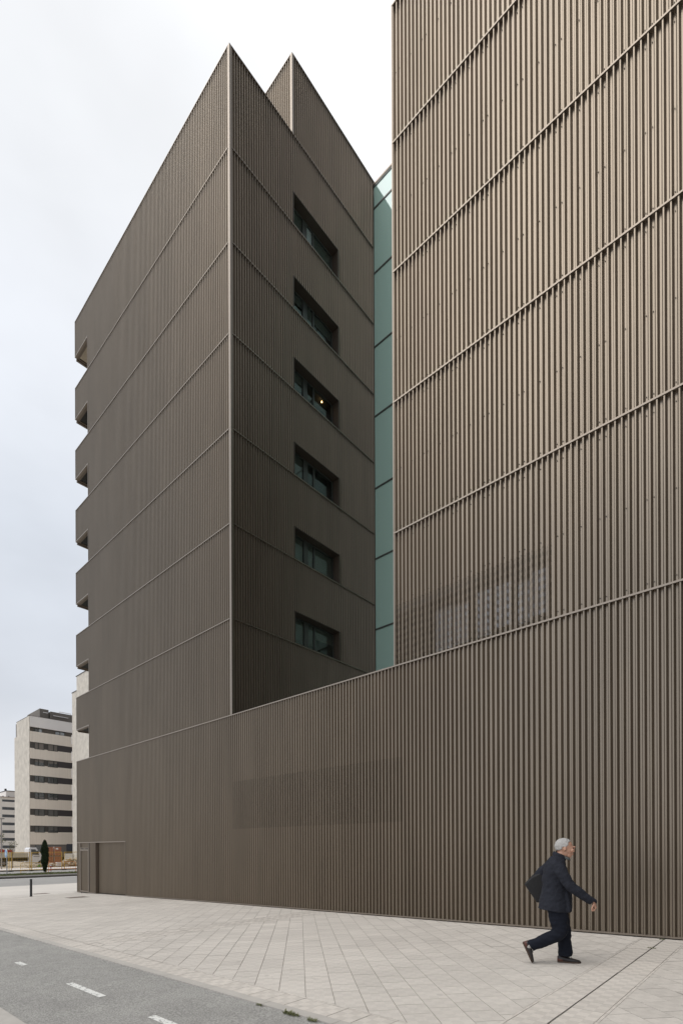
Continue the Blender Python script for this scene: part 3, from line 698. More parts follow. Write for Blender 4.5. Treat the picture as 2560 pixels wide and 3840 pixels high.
sb = thing('render_gable_building', (-83, 30, -.75), 'tall windowless grey render gable seen between the cream apartments and the ribbed tower', 'building')
mb = MB(); mb.box(-95.15, -70, 24.4, 40, -.7, 29.15); mb.build('lower_wall', M['stucco'], sb)
mb = MB(); mb.box(-93.1, -70, 24.41, 40, 29.15, 31.65); mb.build('upper_wall', M['stucco'], sb)
mb = MB(); mb.box(-95.25, -93.1, 24.33, 40, 29.15, 29.25); mb.box(-93.3, -70, 24.33, 40, 31.65, 31.75); mb.build('roof_edge', M['anth'], sb)
for z in (20.1, 17.2, 14.2, 11.3, 8.4, 5.4):
    mb = MB(); mb.bar((-95.2, 24.36, z), (-95.2, 24.36, z + 1.6), .06); mb.build('downpipe', M['parap'], sb)

fa = thing('distant_apartment_block', (-222, 44, -.75), 'distant white apartment block with seven dark window bands at the left edge', 'building')
XF = -215
mb = MB(); mb.box(XF - 14, XF - .3, 28, 60, -.8, 20.3); mb.build('core', M['anth'], fa)
zb_ = [19.7, 16.95, 14.2, 11.3, 8.45, 5.6, 2.85]
pz = 20.5
for i, z in enumerate(zb_):
    mb = MB(); mb.box(XF - .3, XF, 28, 60, z, pz); mb.build('wall', M['cream2'], fa)
    hb = .8 if i == 0 else 1.02
    mb = MB(); mb.box(XF - .3, XF - .001, 28, 43.55, z - hb, z); mb.build('wall', M['cream2'], fa)
    mb = MB(); mb.box(XF - .25, XF - .1, 43.55, 60, z - hb, z); wn = mb.build('window', M['winback'], fa)
    for a in (44.6, 45.9, 46.8):
        mb = MB(); mb.box(XF - .1, XF - .05, a, a + .25, z - hb, z); mb.build('panel', M['anth'], wn)
    pz = z - hb
mb = MB(); mb.box(XF - .3, XF, 28, 60, -.8, pz); mb.build('wall', M['cream2'], fa)
mb = MB(); mb.box(XF - 14, XF + .3, 28, 60, 20.5, 20.75); mb.build('roof_edge', mat('edge_brownish', (.35, .3, .27), .7), fa)
mb = MB(); mb.box(XF - 10, XF - 2, 45.3, 60, 20.75, 23.0); mb.build('roof_housing', M['cream2'], fa)
mb = MB(); mb.box(XF - 10, XF - 1.8, 45.2, 60, 23.0, 23.25); mb.box(XF - 3, XF - 2, 45.0, 45.5, 23.25, 23.9); mb.build('housing_roof', M['anth'], fa)
for yy in (44.1, 45.9):
    mb = MB(); mb.bar((XF - 1, yy, 20.75), (XF - 1, yy, 21.25), .35, 8, .02); mb.build('roof_vent', M['anth'], fa)

# ------------------------------------------------------------ building site beyond the road
YEL = mat('yellow_paint', (.62, .38, .04), .5); ORA = mat('orange_barrier', (.62, .22, .05), .5); CONC = mat('concrete_foot', (.12, .115, .11), .9)
def site_fence(y0, y1, label, X=-59.5):
    t = thing('mesh_fence_panel', (X, (y0 + y1) / 2, -.74), label, 'fence', 'yellow mesh fence panels of the building site')
    z0, z1 = -.70, 1.23
    for y in (y0 + .05, y1 - .05):
        mb = MB(); mb.bar((X, y, -.74), (X, y, z1), .035, 8); mb.build('post', YEL, t)
        mb = MB(); mb.box(X - .3, X + .3, y - .12, y + .12, -.76, -.62); mb.build('concrete_foot', CONC, t)
    mb = MB(); mb.bar((X, y0 + .05, z1 - .03), (X, y1 - .05, z1 - .03), .025, 6); mb.build('top_rail', YEL, t)
    mb = MB(); n = int((y1 - y0) / .14)
    for k in range(1, n): yy = y0 + (y1 - y0) * k / n; mb.bar((X, yy, z0), (X, yy, z1 - .04), .0045, 4, cap=False)
    for k in range(8): zz = z0 + .1 + k * .24; mb.bar((X, y0, zz), (X, y1, zz), .0045, 4, cap=False)
    mb.build('mesh', YEL, t, kind='stuff')
site_fence(2.3, 5.52, 'yellow mesh fence panel behind the round blue road sign'); site_fence(5.62, 7.40, 'yellow mesh fence panel in front of the white truck cab')
site_fence(7.46, 10.50, 'yellow mesh fence panel in front of the wrapped brick pallets'); site_fence(10.64, 13.6, 'yellow mesh fence panel next to the rubble pile and ladder')
def barrier(y0, y1, mt, label, X=-52):
    t = thing('crowd_barrier', (X, (y0 + y1) / 2, -.75), label, 'barrier', 'low tubular crowd barriers on the road')
    z0, z1, r = -.35, .31, .022
    mb = MB(); mb.bar((X, y0, -.74), (X, y0, z1 - .12), r); mb.bar((X, y0, z1 - .12), (X, y0 + .12, z1), r); mb.bar((X, y0 + .12, z1), (X, y1 - .12, z1), r); mb.bar((X, y1 - .12, z1), (X, y1, z1 - .12), r); mb.bar((X, y1, z1 - .12), (X, y1, -.74), r); mb.bar((X, y0, z0), (X, y1, z0), r)
    mb.build('frame', mt, t)
    mb = MB(); mb.bar((X - .3, y0, -.74), (X + .3, y0, -.74), r); mb.build('foot', mt, t)
    mb = MB(); mb.bar((X - .3, y1, -.74), (X + .3, y1, -.74), r); mb.build('foot', mt, t)
    n = int((y1 - y0) / .15)
    for k in range(1, n):
        yy = y0 + (y1 - y0) * k / n; mb = MB(); mb.bar((X, yy, z0), (X, yy, z1), .009, 5); mb.build('bar', mt, t)
barrier(4.45, 6.55, YEL, 'yellow tubular crowd barrier left of the dark cypress'); barrier(6.72, 9.12, ORA, 'orange tubular crowd barrier right of the dark cypress')
t = thing('striped_marker', (-51.6, 6.78, -.75), 'small red and white striped marker standing between the two crowd barriers', 'marker')
RED = mat('red_paint', (.55, .1, .06), .5); WHT = mat('white_gloss', (.78, .77, .75), .4)
for k in range(6):
    mb = MB(); mb.box(-51.64, -51.56, 6.70 + .02 * (k % 2), 6.84, -.74 + k * .14, -.61 + k * .14); mb.build('stripe', RED if k % 2 == 0 else WHT, t)
mb = MB(); mb.box(-51.75, -51.45, 6.6, 6.95, -.76, -.70); mb.build('foot', CONC, t)

# road sign
sg = thing('road_sign', (-48.6, 2.46, -.6), 'round blue keep right road sign on a grey post on the median', 'road sign')
mb = MB(); mb.bar((-48.6, 2.5, -.62), (-48.6, 2.5, 1.5), .035, 10); mb.build('post', mat('galvanised', (.35, .36, .38), .45, metal=.6), sg)
mb = MB(); mb.bar((-48.6, 2.46, 1.2), (-48.6, 2.43, 1.2), .345, 32); mb.build('rim', WHT, sg)
BLU = mat('sign_blue', (.07, .30, .62), .4)
mb = MB(); mb.bar((-48.6, 2.43, 1.2), (-48.6, 2.425, 1.2), .315, 32); mb.build('disc', BLU, sg)
mb = MB(); ar = [(-.17, .13), (-.11, .19), (.07, .01), (.13, .07), (.16, -.17), (-.08, -.14), (-.02, -.08)]
mb.face([(-48.6 + p, 2.419, 1.2 + q) for p, q in ar]); mb.build('arrow', WHT, sg)

# street lamp
lp = thing('street_lamp', (-64.5, 6.0, -.7), 'thin grey street lamp standing behind the truck at the left edge', 'street lamp')
mb = MB(); mb.bar((-64.5, 6.05, -.7), (-64.5, 6.05, 4.85), .07, 8, .04); mb.build('pole', mat('lamp_grey', (.3, .29, .28), .6), lp)
mb = MB(); mb.box(-64.9, -64.1, 5.85, 6.25, 4.83, 4.95); mb.build('lamp_head', mat('lamp_head_grey', (.35, .34, .33), .6), lp)

# cypress
def leafy(n, fn, sz):
    mb = MB()
    for i in range(n):
        p, nrm = fn(); a = Vector((random.gauss(0, 1), random.gauss(0, 1), random.gauss(0, 1))).normalized(); b = a.cross(nrm).normalized() * sz * random.uniform(.5, 1); c = nrm * sz * random.uniform(.5, 1.1)
        mb.face([p - b * .5, p + b * .5, p + c])
    return mb
cy = thing('cypress', (-49.1, 5.52, -.58), 'slim dark green columnar cypress on the median', 'tree')
def cf():
    t_ = random.random(); z = -.45 + t_ * 2.75
    prof_ = (.30 * min(1, (t_ + .12) * 2.2) * (1 - max(0, t_ - .72) ** 1.6 * 6.5)) if t_ < .98 else .03
    a = random.uniform(0, 6.28); rr = max(.02, prof_) * math.sqrt(random.uniform(.2, 1.1)) * (1 + .30 * noise.noise(Vector((math.cos(a) * 1.6, math.sin(a) * 1.6, t_ * 9))))
    return Vector((-49.1 + rr * math.cos(a), 5.50 + rr * math.sin(a) * .85, z)), Vector((math.cos(a) * .35, math.sin(a) * .35, 1)).normalized()
leafy(9000, cf, .10).build('crown', mat('cypress_green', (.028, .048, .018), .8, isl=.45), cy)
mb = MB(); mb.bar((-49.1, 5.52, -.6), (-49.1, 5.52, 1.9), .05, 7, .02); mb.build('trunk', mat('bark', (.12, .09, .06), .9), cy)
# young trees at the left edge
OLV = mat('olive_leaf', (.13, .135, .05), .7, isl=.4)
def young_tree(x, y, z0, z1, r, n, label, seed, lean=0):
    random.seed(seed); t = thing('young_tree', (x, y, -.75), label, 'tree')
    mb = MB(); mb.bar((x, y, -.75), (x, y + lean, z0), .06, 6, .035); tips = []
    for k in range(9):
        a = random.uniform(0, 6.28); q = r * random.uniform(.4, 1); tp = Vector((x + q * math.cos(a), y + lean + q * math.sin(a), random.uniform(z0 + .4 * (z1 - z0), z1)))
        mb.bar((x, y + lean * .8, z0 * random.uniform(.5, 1) - .2), tp, .02, 5, .006); tips.append(tp)
    mb.build('trunk', mat('twig', (.2, .16, .12), .9), t)
    def fn():
        tp = random.choice(tips); return tp + Vector((random.gauss(0, .17), random.gauss(0, .17), random.gauss(0, .17))), Vector((random.gauss(0, 1), random.gauss(0, 1), random.gauss(0, 1))).normalized()
    leafy(n, fn, .13).build('crown', OLV, t)
young_tree(-70, 7.0, 1.3, 3.2, .75, 420, 'thin leafy young tree cut by the left edge of the picture', 3)
young_tree(-70, 8.55, 1.1, 2.3, .40, 130, 'tiny sparse sapling showing above the orange boom of the truck', 5)

# lorry
tk = thing('tipper_truck', (-78.5, 11, -.75), 'white flatbed truck with beige drop sides and an orange boom beyond the road', 'truck')
XT = -77.5
CABW = mat('truck_white', (.74, .74, .76), .3, coat=.3); BED = mat('beige_dropside', (.56, .51, .41), .7, var=.12, nscale=3)
TYRE = mat('tyre_rubber', (.025, .025, .025), .85); CHS = mat('chassis_dark', (.03, .028, .026), .8)
prf = [(12.45, -.42), (12.45, 1.55), (12.62, 1.75), (13.35, 1.72), (13.98, .82), (14.55, .60), (14.68, .1), (14.68, -.42), (14.38, -.42), (14.30, -.15), (14.1, -.02), (13.85, -.02), (13.64, -.15), (13.56, -.42)]
mb = MB(); mb.loft([[(XT, y, z) for y, z in prf], [(XT - 1.9, y, z) for y, z in prf]]); cab = mb.build('cab', CABW, tk, bevel=.04)
mb = MB(); q = [(12.72, .82), (12.72, 1.50), (13.22, 1.50), (13.68, .84), (13.7, .72), (12.72, .78)]
mb.loft([[(XT + .012, y, z) for y, z in q], [(XT + .0, y, z) for y, z in q]]); mb.build('side_window', glassmat('truck_glass', (.8, .85, .9), .1, (.03, .035, .04)), cab)
mb = MB(); mb.loft([[(XT - .1, 13.40, 1.68), (XT - .1, 13.97, .86), (XT - .1, 14.0, .86), (XT - .1, 13.44, 1.68)], [(XT - 1.8, 13.40, 1.68), (XT - 1.8, 13.97, .86), (XT - 1.8, 14.0, .86), (XT - 1.8, 13.44, 1.68)]]); mb.build('windscreen', glassmat('truck_glass2', (.8, .85, .9), .1, (.03, .035, .04)), cab)
mb = MB(); mb.box(XT, XT + .01, 13.02, 13.75, .50, .58); mb.build('door_lettering', mat('dark_lettering', (.12, .09, .1), .6), cab)
mb = MB(); mb.box(XT, XT + .02, 12.75, 12.95, .66, .70); mb.build('door_handle', CHS, cab)
mb = MB(); mb.box(XT + .05, XT + .2, 13.45, 13.6, .95, 1.3); mb.build('mirror', CHS, cab)
for k in range(4):
    a = 8.15 + k * 1.06; mb = MB(); mb.box(XT - .05, XT, a, a + 1.05, .42, 1.03); mb.build('dropside', BED, tk, bevel=.01)
mb = MB(); mb.box(XT - 1.95, XT - .05, 8.15, 12.4, .40, .52); mb.box(XT - 1.95, XT - 1.9, 8.15, 12.4, .52, 1.03); mb.build('bed', BED, tk)
mb = MB(); mb.box(XT - 1.4, XT - .5, 8.2, 14.2, -.1, .38); mb.build('chassis', CHS, tk)
for y in (9.55, 13.97):
    for xx in (XT - .02, XT - 1.7):
        mb = MB(); mb.bar((xx - .25, y, -.33), (xx, y, -.33), .42, 20); wh = mb.build('wheel', TYRE, tk)
        mb = MB(); mb.bar((xx, y, -.33), (xx + .02, y, -.33), .2, 14); mb.build('rim', mat('rim_grey', (.22, .2, .2), .6), wh)
mb = MB(); mb.box(XT - 1.5, XT - .4, 7.9, 10.6, 1.12, 1.45); mb.box(XT - 1.2, XT - .6, 8.0, 9.6, 1.45, 1.56); mb.build('boom', mat('orange_red', (.42, .07, .03), .5), tk)
mb = MB(); mb.bar((XT - 1, 9.2, .5), (XT - 1, 9.2, 1.2), .08); mb.build('boom_post', CHS, tk)
# brick pallets
WRAP = mat('plastic_wrap', (.62, .55, .53), .35, var=.12, nscale=5); BRK = mat('hollow_brick', (.40, .17, .10), .85, rand=.12)
def pallet(y, z, X, label, w_=.98, h_=1.12, wrap=True):
    t = thing('brick_pallet', (X, y + w_ / 2, z), label, 'pallet', 'stacked pallets of hollow bricks')
    mb = MB()
    for k in range(3): mb.box(X - .95, X, y + .05 + k * .4, y + .15 + k * .4, z, z + .08)
    mb.box(X - 1, X, y, y + w_, z + .08, z + .11); mb.build('pallet_base', mat('pallet_wood', (.3, .22, .14), .9), t)
    for r_ in range(5):
        for c in range(4):
            hh = (h_ - .11) / 5; mb = MB(); mb.box(X - .95, X - random.uniform(0, .02), y + c * w_ / 4 + .008, y + (c + 1) * w_ / 4 - .008, z + .11 + r_ * hh + .006, z + .11 + (r_ + 1) * hh - .006); mb.build('brick', BRK, t)
    mb = MB(); mb.box(X - .98, X + .006, y - .012, y + .0, z + .1, z + h_ + .012); mb.box(X - .98, X + .006, y - .012, y + w_ + .01, z + h_, z + h_ + .012)
    if wrap: mb.box(X + .004, X + .008, y, y + .22, z + .1, z + h_)
    mb.build('plastic_wrap', WRAP, t)
pallet(16.65, -.72, -84, 'lower left pallet of hollow bricks in torn plastic wrap behind the cypress'); pallet(16.65, .45, -84, 'upper left pallet of hollow bricks in plastic wrap, beside the cypress', h_=1.40)
pallet(17.78, -.72, -84, 'lower right pallet of reddish hollow bricks, its front mostly unwrapped', wrap=False); pallet(17.78, .45, -84, 'upper right pallet of hollow bricks with a white label on its front', h_=1.40, wrap=False)
mb = MB(); mb.box(-83.99, -83.975, 17.95, 18.3, 1.45, 1.68); mb.build('shipping_label', WHT, bpy.data.objects['brick_pallet.003'])
# low walls, rubble, ladder
lw = MB(); lw.box(-95.2, -94.8, 23.0, 24.3, -.75, .70)
lw.build('low_white_wall', WHT, label='low white wall at the foot of the grey render gable', cat='wall')
DBR = [mat('rubble_pale', (.5, .44, .36), .9, isl=.35), mat('timber_scrap', (.42, .28, .13), .85, isl=.3)]
random.seed(11)
def pile(y0, y1, h, n, X=-72):
    mb = MB()
    for i in range(n):
        y = random.uniform(y0, y1); t_ = 1 - abs((y - (y0 + y1) / 2) / ((y1 - y0) / 2)) ** 2; z = -.72 + random.random() * h * (.25 + .75 * t_); x = X + random.gauss(0, .5)
        s_ = random.uniform(.04, .16); q = Vector((random.gauss(0, 1), random.gauss(0, 1), random.gauss(0, 1))).normalized() * s_
        a = q.cross(Vector((random.random(), random.random(), 1))).normalized() * s_ * .8; b = q.cross(a).normalized() * s_ * .6; c = Vector((x, y, z)); i0 = len(mb.v)
        mb.v += [tuple(c + sx * q + sy * a + sz * b) for sx in (-1, 1) for sy in (-1, 1) for sz in (-1, 1)]
        for f_ in ((0, 1, 3, 2), (4, 6, 7, 5), (0, 4, 5, 1), (2, 3, 7, 6), (0, 2, 6, 4), (1, 5, 7, 3)): mb.f.append(tuple(i0 + k for k in f_))
    return mb
pile(10.5, 15.0, .35, 420).build('rubble', DBR[0], label='low spread of pale rubble and offcuts across the building site', cat='rubble', kind='stuff')
pile(14.6, 17.4, .95, 380).build('debris_heap', DBR[0], label='taller heap of debris beneath the pale ladder', cat='rubble', kind='stuff')
for k, (y0, y1, z, dz, X) in enumerate(((15.0, 17.4, .12, .12, -71.2), (14.9, 17.0, -.1, .2, -71.3), (15.4, 17.6, .22, -.08, -71.4), (15.8, 17.5, -.3, .05, -71.1), (13.6, 15.6, -.35, .02, -71))):
    mb = MB(); a = Vector((X, y0, z)); b = Vector((X - .3, y1, z + dz)); mb.bar(a, b, .055, 4)
    mb.build('timber_plank', DBR[1], label=['topmost long timber plank lying over the debris heap', 'timber plank tilted up under the topmost one', 'plank lying just behind the head of the ladder', 'short low plank near the foot of the debris heap', 'plank lying on the rubble left of the heap'][k], cat='plank', group='timber planks on the debris heap')
ld = thing('ladder', (-70.2, 15.9, -.7), 'pale wooden ladder leaning over the debris heap', 'ladder')
LW = mat('ladder_wood', (.62, .52, .38), .7)
A0, A1 = Vector((-70.0, 15.25, -.55)), Vector((-70.6, 16.0, .45)); off = Vector((0, .52, .03))
for p, q in ((A0, A1), (A0 + off, A1 + off)):
    mb = MB(); mb.bar(p, q, .03, 5); mb.build('rail', LW, ld)
for k in range(5):
    p = A0.lerp(A1, .08 + k * .21); mb = MB(); mb.bar(p, p + off, .02, 5); mb.build('rung', LW, ld)
tb = MB(); tb.bar((-71, 11.75, -.72), (-71, 11.75, -.45), .16, 10, .2); tb.build('green_bucket', mat('green_plastic', (.1, .26, .07), .5), label='small green bucket on the rubble in front of the truck cab', cat='bucket')
wt = MB()
for dy in (0, .35): wt.box(-71.5, -71.0, 14.1 + dy * .9, 14.42 + dy * .9, -.72, -.1)
mb = MB(); mb.box(-71.5, -70.9, 13.75, 14.4, -.72, -.15); mb.build('white_sack', mat('big_bag', (.66, .65, .64), .8, var=.1), label='white bulk bag standing on the site right of the brick pallets', cat='sack', bevel=.08)

# ------------------------------------------------------------ the walking man
HD = math.atan2(.30, .954) + R(3)
FX, FY = -2.223, -2.861
FZ = g(FX)
hu = Vector((math.cos(HD), math.sin(HD), 0)); hw = Vector((-math.sin(HD), math.cos(HD), 0)); hz = Vector((0, 0, 1))
def H(u, w_, z): return Vector((u, w_, z))
man = thing('person', (FX, FY, FZ), 'grey haired man in a dark navy jacket and trousers striding right past the ribbed wall', 'person', rz=HD)
ORG[man.name] = Vector()   # parts are built directly in the figure's own frame
def ring(c, ru, rw, axis, n=18, side=Vector((0, 1, 0)), sq=1.):
    ax = Vector(axis).normalized(); s_ = (side - ax * side.dot(ax)).normalized(); f_ = s_.cross(ax).normalized(); out = []
    for k in range(n):
        t = 2 * math.pi * k / n; ct, st = math.cos(t), math.sin(t)
        ct = math.copysign(abs(ct) ** sq, ct); st = math.copysign(abs(st) ** sq, st)
        out.append(c + f_ * ru * ct + s_ * rw * st)
    return out
def tube(mb, pts, n=18, sq=1.):
    """pts: (u, w, z, r_forward, r_side)"""
    P = [Vector(p[:3]) for p in pts]; rings = []
    for i, p in enumerate(pts):
        d = (P[min(i + 1, len(P) - 1)] - P[max(i - 1, 0)]); rings.append(ring(P[i], p[3], p[4], d, n, sq=sq))
    return mb.loft(rings)
def interp(pts, k=4):
    out = []
    for i in range(len(pts) - 1):
        p0, p1, p2, p3 = pts[max(i - 1, 0)], pts[i], pts[i + 1], pts[min(i + 2, len(pts) - 1)]
        for j in range(k):
            t = j / k; out.append(tuple(.5 * ((2 * b) + (-a + c) * t + (2 * a - 5 * b + 4 * c - d) * t * t + (-a + 3 * b - 3 * c + d) * t ** 3) for a, b, c, d in zip(p0, p1, p2, p3)))
    out.append(tuple(pts[-1])); return out
def ball(mb, c, r, n=14, m_=10):
    rings = []
    for i in range(m_ + 1):
        t = math.pi * i / m_; t = min(max(t, .06), math.pi - .06)
        rings.append([Vector((c[0] + r[0] * math.sin(t) * math.cos(2 * math.pi * k / n), c[1] + r[1] * math.sin(t) * math.sin(2 * math.pi * k / n), c[2] - r[2] * math.cos(t))) for k in range(n)])
    return mb.loft(rings)
def remesh(mb, name, mt, parent, vox, smooth=3, disp=None, label=None):
    me = bpy.data.meshes.new('t'); me.from_pydata([tuple(p) for p in mb.v], [], mb.f); o = link(bpy.data.objects.new('t', me))
    r_ = o.modifiers.new('r', 'REMESH'); r_.mode = 'VOXEL'; r_.voxel_size = vox
    s_ = o.modifiers.new('s', 'SMOOTH'); s_.factor = .5; s_.iterations = smooth
    dg = bpy.context.evaluated_depsgraph_get(); me2 = bpy.data.meshes.new_from_object(o.evaluated_get(dg)); bpy.data.objects.remove(o)
    me2.name = name; me2.materials.clear(); me2.materials.append(mt)
    if disp:
        me2.update(); nn = [v.normal.copy() for v in me2.vertices]
        for v, nr in zip(me2.vertices, nn): v.co += nr * disp(v.co)
    me2.polygons.foreach_set('use_smooth', [True] * len(me2.polygons))
    q = link(bpy.data.objects.new(name, me2)); q.parent = parent
    if label: q['label'] = label
    return q
def skinmat():
    m_ = mat('skin', (.46, .26, .18), .5, var=.08, nscale=14); m_.node_tree.nodes['Principled BSDF'].inputs['Subsurface Weight'].default_value = .1; return m_
SKIN = skinmat()
NAVY = mat('navy_jacket_cloth', (.017, .019, .027), .85, spec=.25, var=.12, nscale=20, bump=.25, bscale=60)
TROU = mat('navy_trouser_cloth', (.008, .010, .017), .85, spec=.2, var=.15, nscale=18, bump=.2, bscale=60)
# hand: palm, four fingers and a thumb, curled
def hand(mb, wr, d, nrm, s=1.):
    d = Vector(d).normalized(); nrm = Vector(nrm).normalized(); nrm = (nrm - d * nrm.dot(d)).normalized(); sd_ = d.cross(nrm).normalized(); wr = Vector(wr)
    mb.loft([ring(wr + d * t * s, a * s, b * s, d, 12, side=sd_) for t, a, b in ((-.03, .020, .027), (.0, .018, .027), (.03, .018, .038), (.07, .016, .042), (.092, .013, .040))])
    for k, (o_, ln) in enumerate(((-.030, .072), (-.010, .080), (.010, .075), (.029, .060))):
        p = wr + d * .085 * s + sd_ * o_ * s; a = 0
        for j, fr in enumerate((.45, .32, .23)):
            a += R(38 + 6 * k); dd = d * math.cos(a) + nrm * math.sin(a); q = p + dd * ln * fr * s; r_ = (.0092 - .0012 * j) * s
            mb.bar(p, q, r_ * 1.02, 8, r_ * .95); ball(mb, q, (r_ * .97,) * 3, 8, 6); p = q
    p = wr + d * .02 * s - sd_ * .028 * s
    for dd, ln in ((d * .6 - sd_ * .7 + nrm * .4, .038), (d * .8 - sd_ * .25 + nrm * .55, .030), (d * .85 + nrm * .5, .022)):
        q = p + Vector(dd).normalized() * ln * s; mb.bar(p, q, .0115 * s, 8, .010 * s); ball(mb, q, (.010 * s,) * 3, 8, 6); p = q
HC = Vector((-.10, 0, 1.50)); HR = Matrix.Rotation(R(11), 3, 'Y')
def tilt(mb_, i0=0):
    for i in range(i0, len(mb_.v)): mb_.v[i] = tuple(HC + HR @ (Vector(mb_.v[i]) - HC))
body = MB()
# head, tilted forward
ball(body, (-.098, 0, 1.583), (.108, .076, .104), 24, 18)
ball(body, (-.040, 0, 1.548), (.072, .062, .085), 20, 14)
ball(body, (-.022, 0, 1.482), (.046, .048, .045), 16, 12)     # jaw and chin
ball(body, (-.008, 0, 1.452), (.026, .024, .020), 12, 8)
ball(body, (-.060, 0, 1.490), (.060, .055, .050), 16, 10); ball(body, (-.008, 0, 1.525), (.034, .042, .046), 16, 10)
ball(body, (.030, 0, 1.597), (.016, .050, .012), 14, 8)       # brow
for s_ in (-1, 1):
    ball(body, (.014, s_ * .040, 1.545), (.022, .022, .024), 12, 8)    # cheek
    ball(body, (-.082, s_ * .078, 1.552), (.017, .009, .033), 12, 10)  # ear
    ball(body, (-.074, s_ * .083, 1.545), (.010, .007, .022), 10, 8)
body.loft([ring(Vector((.030, 0, 1.588)), .010, .009, (0, 0, -1), 10), ring(Vector((.032, 0, 1.560)), .010, .010, (.2, 0, -1), 10), ring(Vector((.037, 0, 1.537)), .010, .014, (.2, 0, -1), 10), ring(Vector((.031, 0, 1.525)), .010, .015, (0, 0, -1), 10)])
ball(body, (.026, 0, 1.503), (.014, .022, .006), 12, 8); ball(body, (.022, 0, 1.487), (.014, .021, .007), 12, 8)   # lips
tilt(body)
tube(body, [(-.15, 0, 1.36, .062, .07), (-.128, 0, 1.45, .056, .058), (-.095, 0, 1.51, .058, .055)])
# slim body under the clothes
tube(body, interp([(-.19, 0, .86, .10, .13), (-.19, 0, 1.0, .105, .13), (-.19, 0, 1.15, .11, .14), (-.18, 0, 1.28, .10, .16), (-.155, 0, 1.38, .06, .09)]))
RW = (.258, -.215, .862)
tube(body, interp([(-.15, -.17, 1.31, .045, .045), (-.01, -.235, 1.06, .038, .038), (RW[0], RW[1], RW[2], .026, .028)]))
hand(body, RW, (.30, .0, -.95), (-.85, .25, -.2), .90)
LWr = (-.33, .235, .985)
tube(body, interp([(-.19, .17, 1.31, .045, .045), (-.375, .24, 1.20, .038, .038), (LWr[0], LWr[1], LWr[2], .026, .026)]))
hand(body, LWr, (.25, 0, -.97), (.7, -.5, 0), .95)
tube(body, interp([(-.19, -.08, .86, .07, .07), (-.15, -.09, .415, .05, .05), (-.54, -.09, .215, .035, .035)]))
tube(body, interp([(-.17, .08, .86, .07, .07), (-.10, .09, .43, .05, .05), (-.075, .09, .09, .035, .035)]))
remesh(body, 'body', SKIN, man, .005, 2)
for s_ in (-1, 1):
    mb = MB(); ball(mb, (.021, s_ * .030, 1.577), (.010, .010, .008), 10, 8); tilt(mb); ey = mb.build('eye', mat('eye_dark', (.05, .035, .03), .2), man, smooth=True)
    mb = MB(); mb.loft([ring(Vector((.030 + .004, s_ * .018, 1.600)), .004, .004, (0, s_, .1), 8), ring(Vector((.028, s_ * .034, 1.604)), .005, .005, (0, s_, 0), 8), ring(Vector((.014, s_ * .048, 1.598)), .003, .003, (0, s_, -.2), 8)]); tilt(mb); mb.build('eyebrow', mat('grey_brow', (.2, .19, .18), .9), man, smooth=True)
# hair
hb = MB(); rings = []
nu, nv = 40, 26
V_ = []
for i in range(nv + 1):
    th = math.pi * i / nv
    for k in range(nu):
        a = 2 * math.pi * k / nu; V_.append(Vector((-.100 + .113 * math.sin(th) * math.cos(a), .081 * math.sin(th) * math.sin(a), 1.586 + .106 * math.cos(th))))
idx = {}
def keep(p):
    u, z = p.x, p.z
    j = .010 * noise.noise(p * 75)
    if z > 1.665: return u < -.01 + j
    if z > 1.605: return u < -.035 - (1.665 - z) * .3 + j
    if z > 1.568: return u < -.052 + j
    if z > 1.535: return u < -.105 + j
    return u < -.125 + j and z > 1.495 + .3 * (u + .2)
for i in range(nv):
    for k in range(nu):
        q = [i * nu + k, i * nu + (k + 1) % nu, (i + 1) * nu + (k + 1) % nu, (i + 1) * nu + k]
        if all(keep(V_[j]) for j in q): hb.f.append(tuple(reversed(q)))
hb.v = [tuple(p + (p - Vector((-.1, 0, 1.585))).normalized() * (.006 * noise.noise(p * 38) + .003 * noise.noise(Vector((p.x * 30, p.y * 120, p.z * 120))))) for p in V_]
tilt(hb); hair = hb.build('hair', mat('white_grey_hair', (.44, .43, .42), .85, var=.3, nscale=22, bump=.6, bscale=160, stretch=(.3, 1, 1)), man, smooth=True)
so_ = hair.modifiers.new('s', 'SOLIDIFY'); so_.thickness = .008; so_.offset = -1
# jacket
def fold(p):
    a = noise.noise(Vector((p.x * 5, p.y * 4, p.z * 11))) * .010 + noise.noise(Vector((p.x * 16 + p.z * 9, p.y * 12, p.z * 24 - p.x * 14))) * .006
    return a
jk = MB()
tube(jk, interp([(-.205, 0, .715, .205, .215), (-.198, 0, .80, .200, .210), (-.19, 0, .93, .183, .195), (-.186, 0, 1.05, .172, .190), (-.192, 0, 1.18, .163, .195), (-.185, 0, 1.29, .150, .20), (-.165, 0, 1.37, .122, .17), (-.145, 0, 1.42, .088, .10), (-.135, 0, 1.448, .072, .075)]), 28)
tube(jk, interp([(-.165, -.155, 1.345, .082, .075), (-.120, -.205, 1.24, .078, .072), (-.01, -.238, 1.06, .070, .066), (.12, -.232, .955, .061, .060), (.238, -.216, .872, .050, .050), (.252, -.215, .860, .047, .047)]), 20)
tube(jk, interp([(-.20, .155, 1.345, .082, .075), (-.29, .21, 1.27, .078, .070), (-.378, .242, 1.19, .070, .066), (-.375, .242, 1.10, .062, .060), (-.335, .235, 1.0, .052, .052)]), 20)
tube(jk, interp([(-.06, 0, 1.0, .07, .15), (-.035, 0, .85, .055, .17), (-.03, 0, .705, .045, .175)]), 20)
jacket = remesh(jk, 'jacket', NAVY, man, .009, 4, fold)
mb = MB(); rr = []
for k, (z, a, b, u) in enumerate(((1.425, .086, .084, -.142), (1.455, .082, .078, -.140), (1.482, .074, .071, -.136), (1.484, .066, .064, -.134), (1.43, .064, .064, -.134))):
    r_ = ring(Vector((u, 0, z)), a, b, (0, 0, 1), 28); rr.append([Vector((p.x, p.y, p.z - (p.x - u) * .45)) for p in r_])
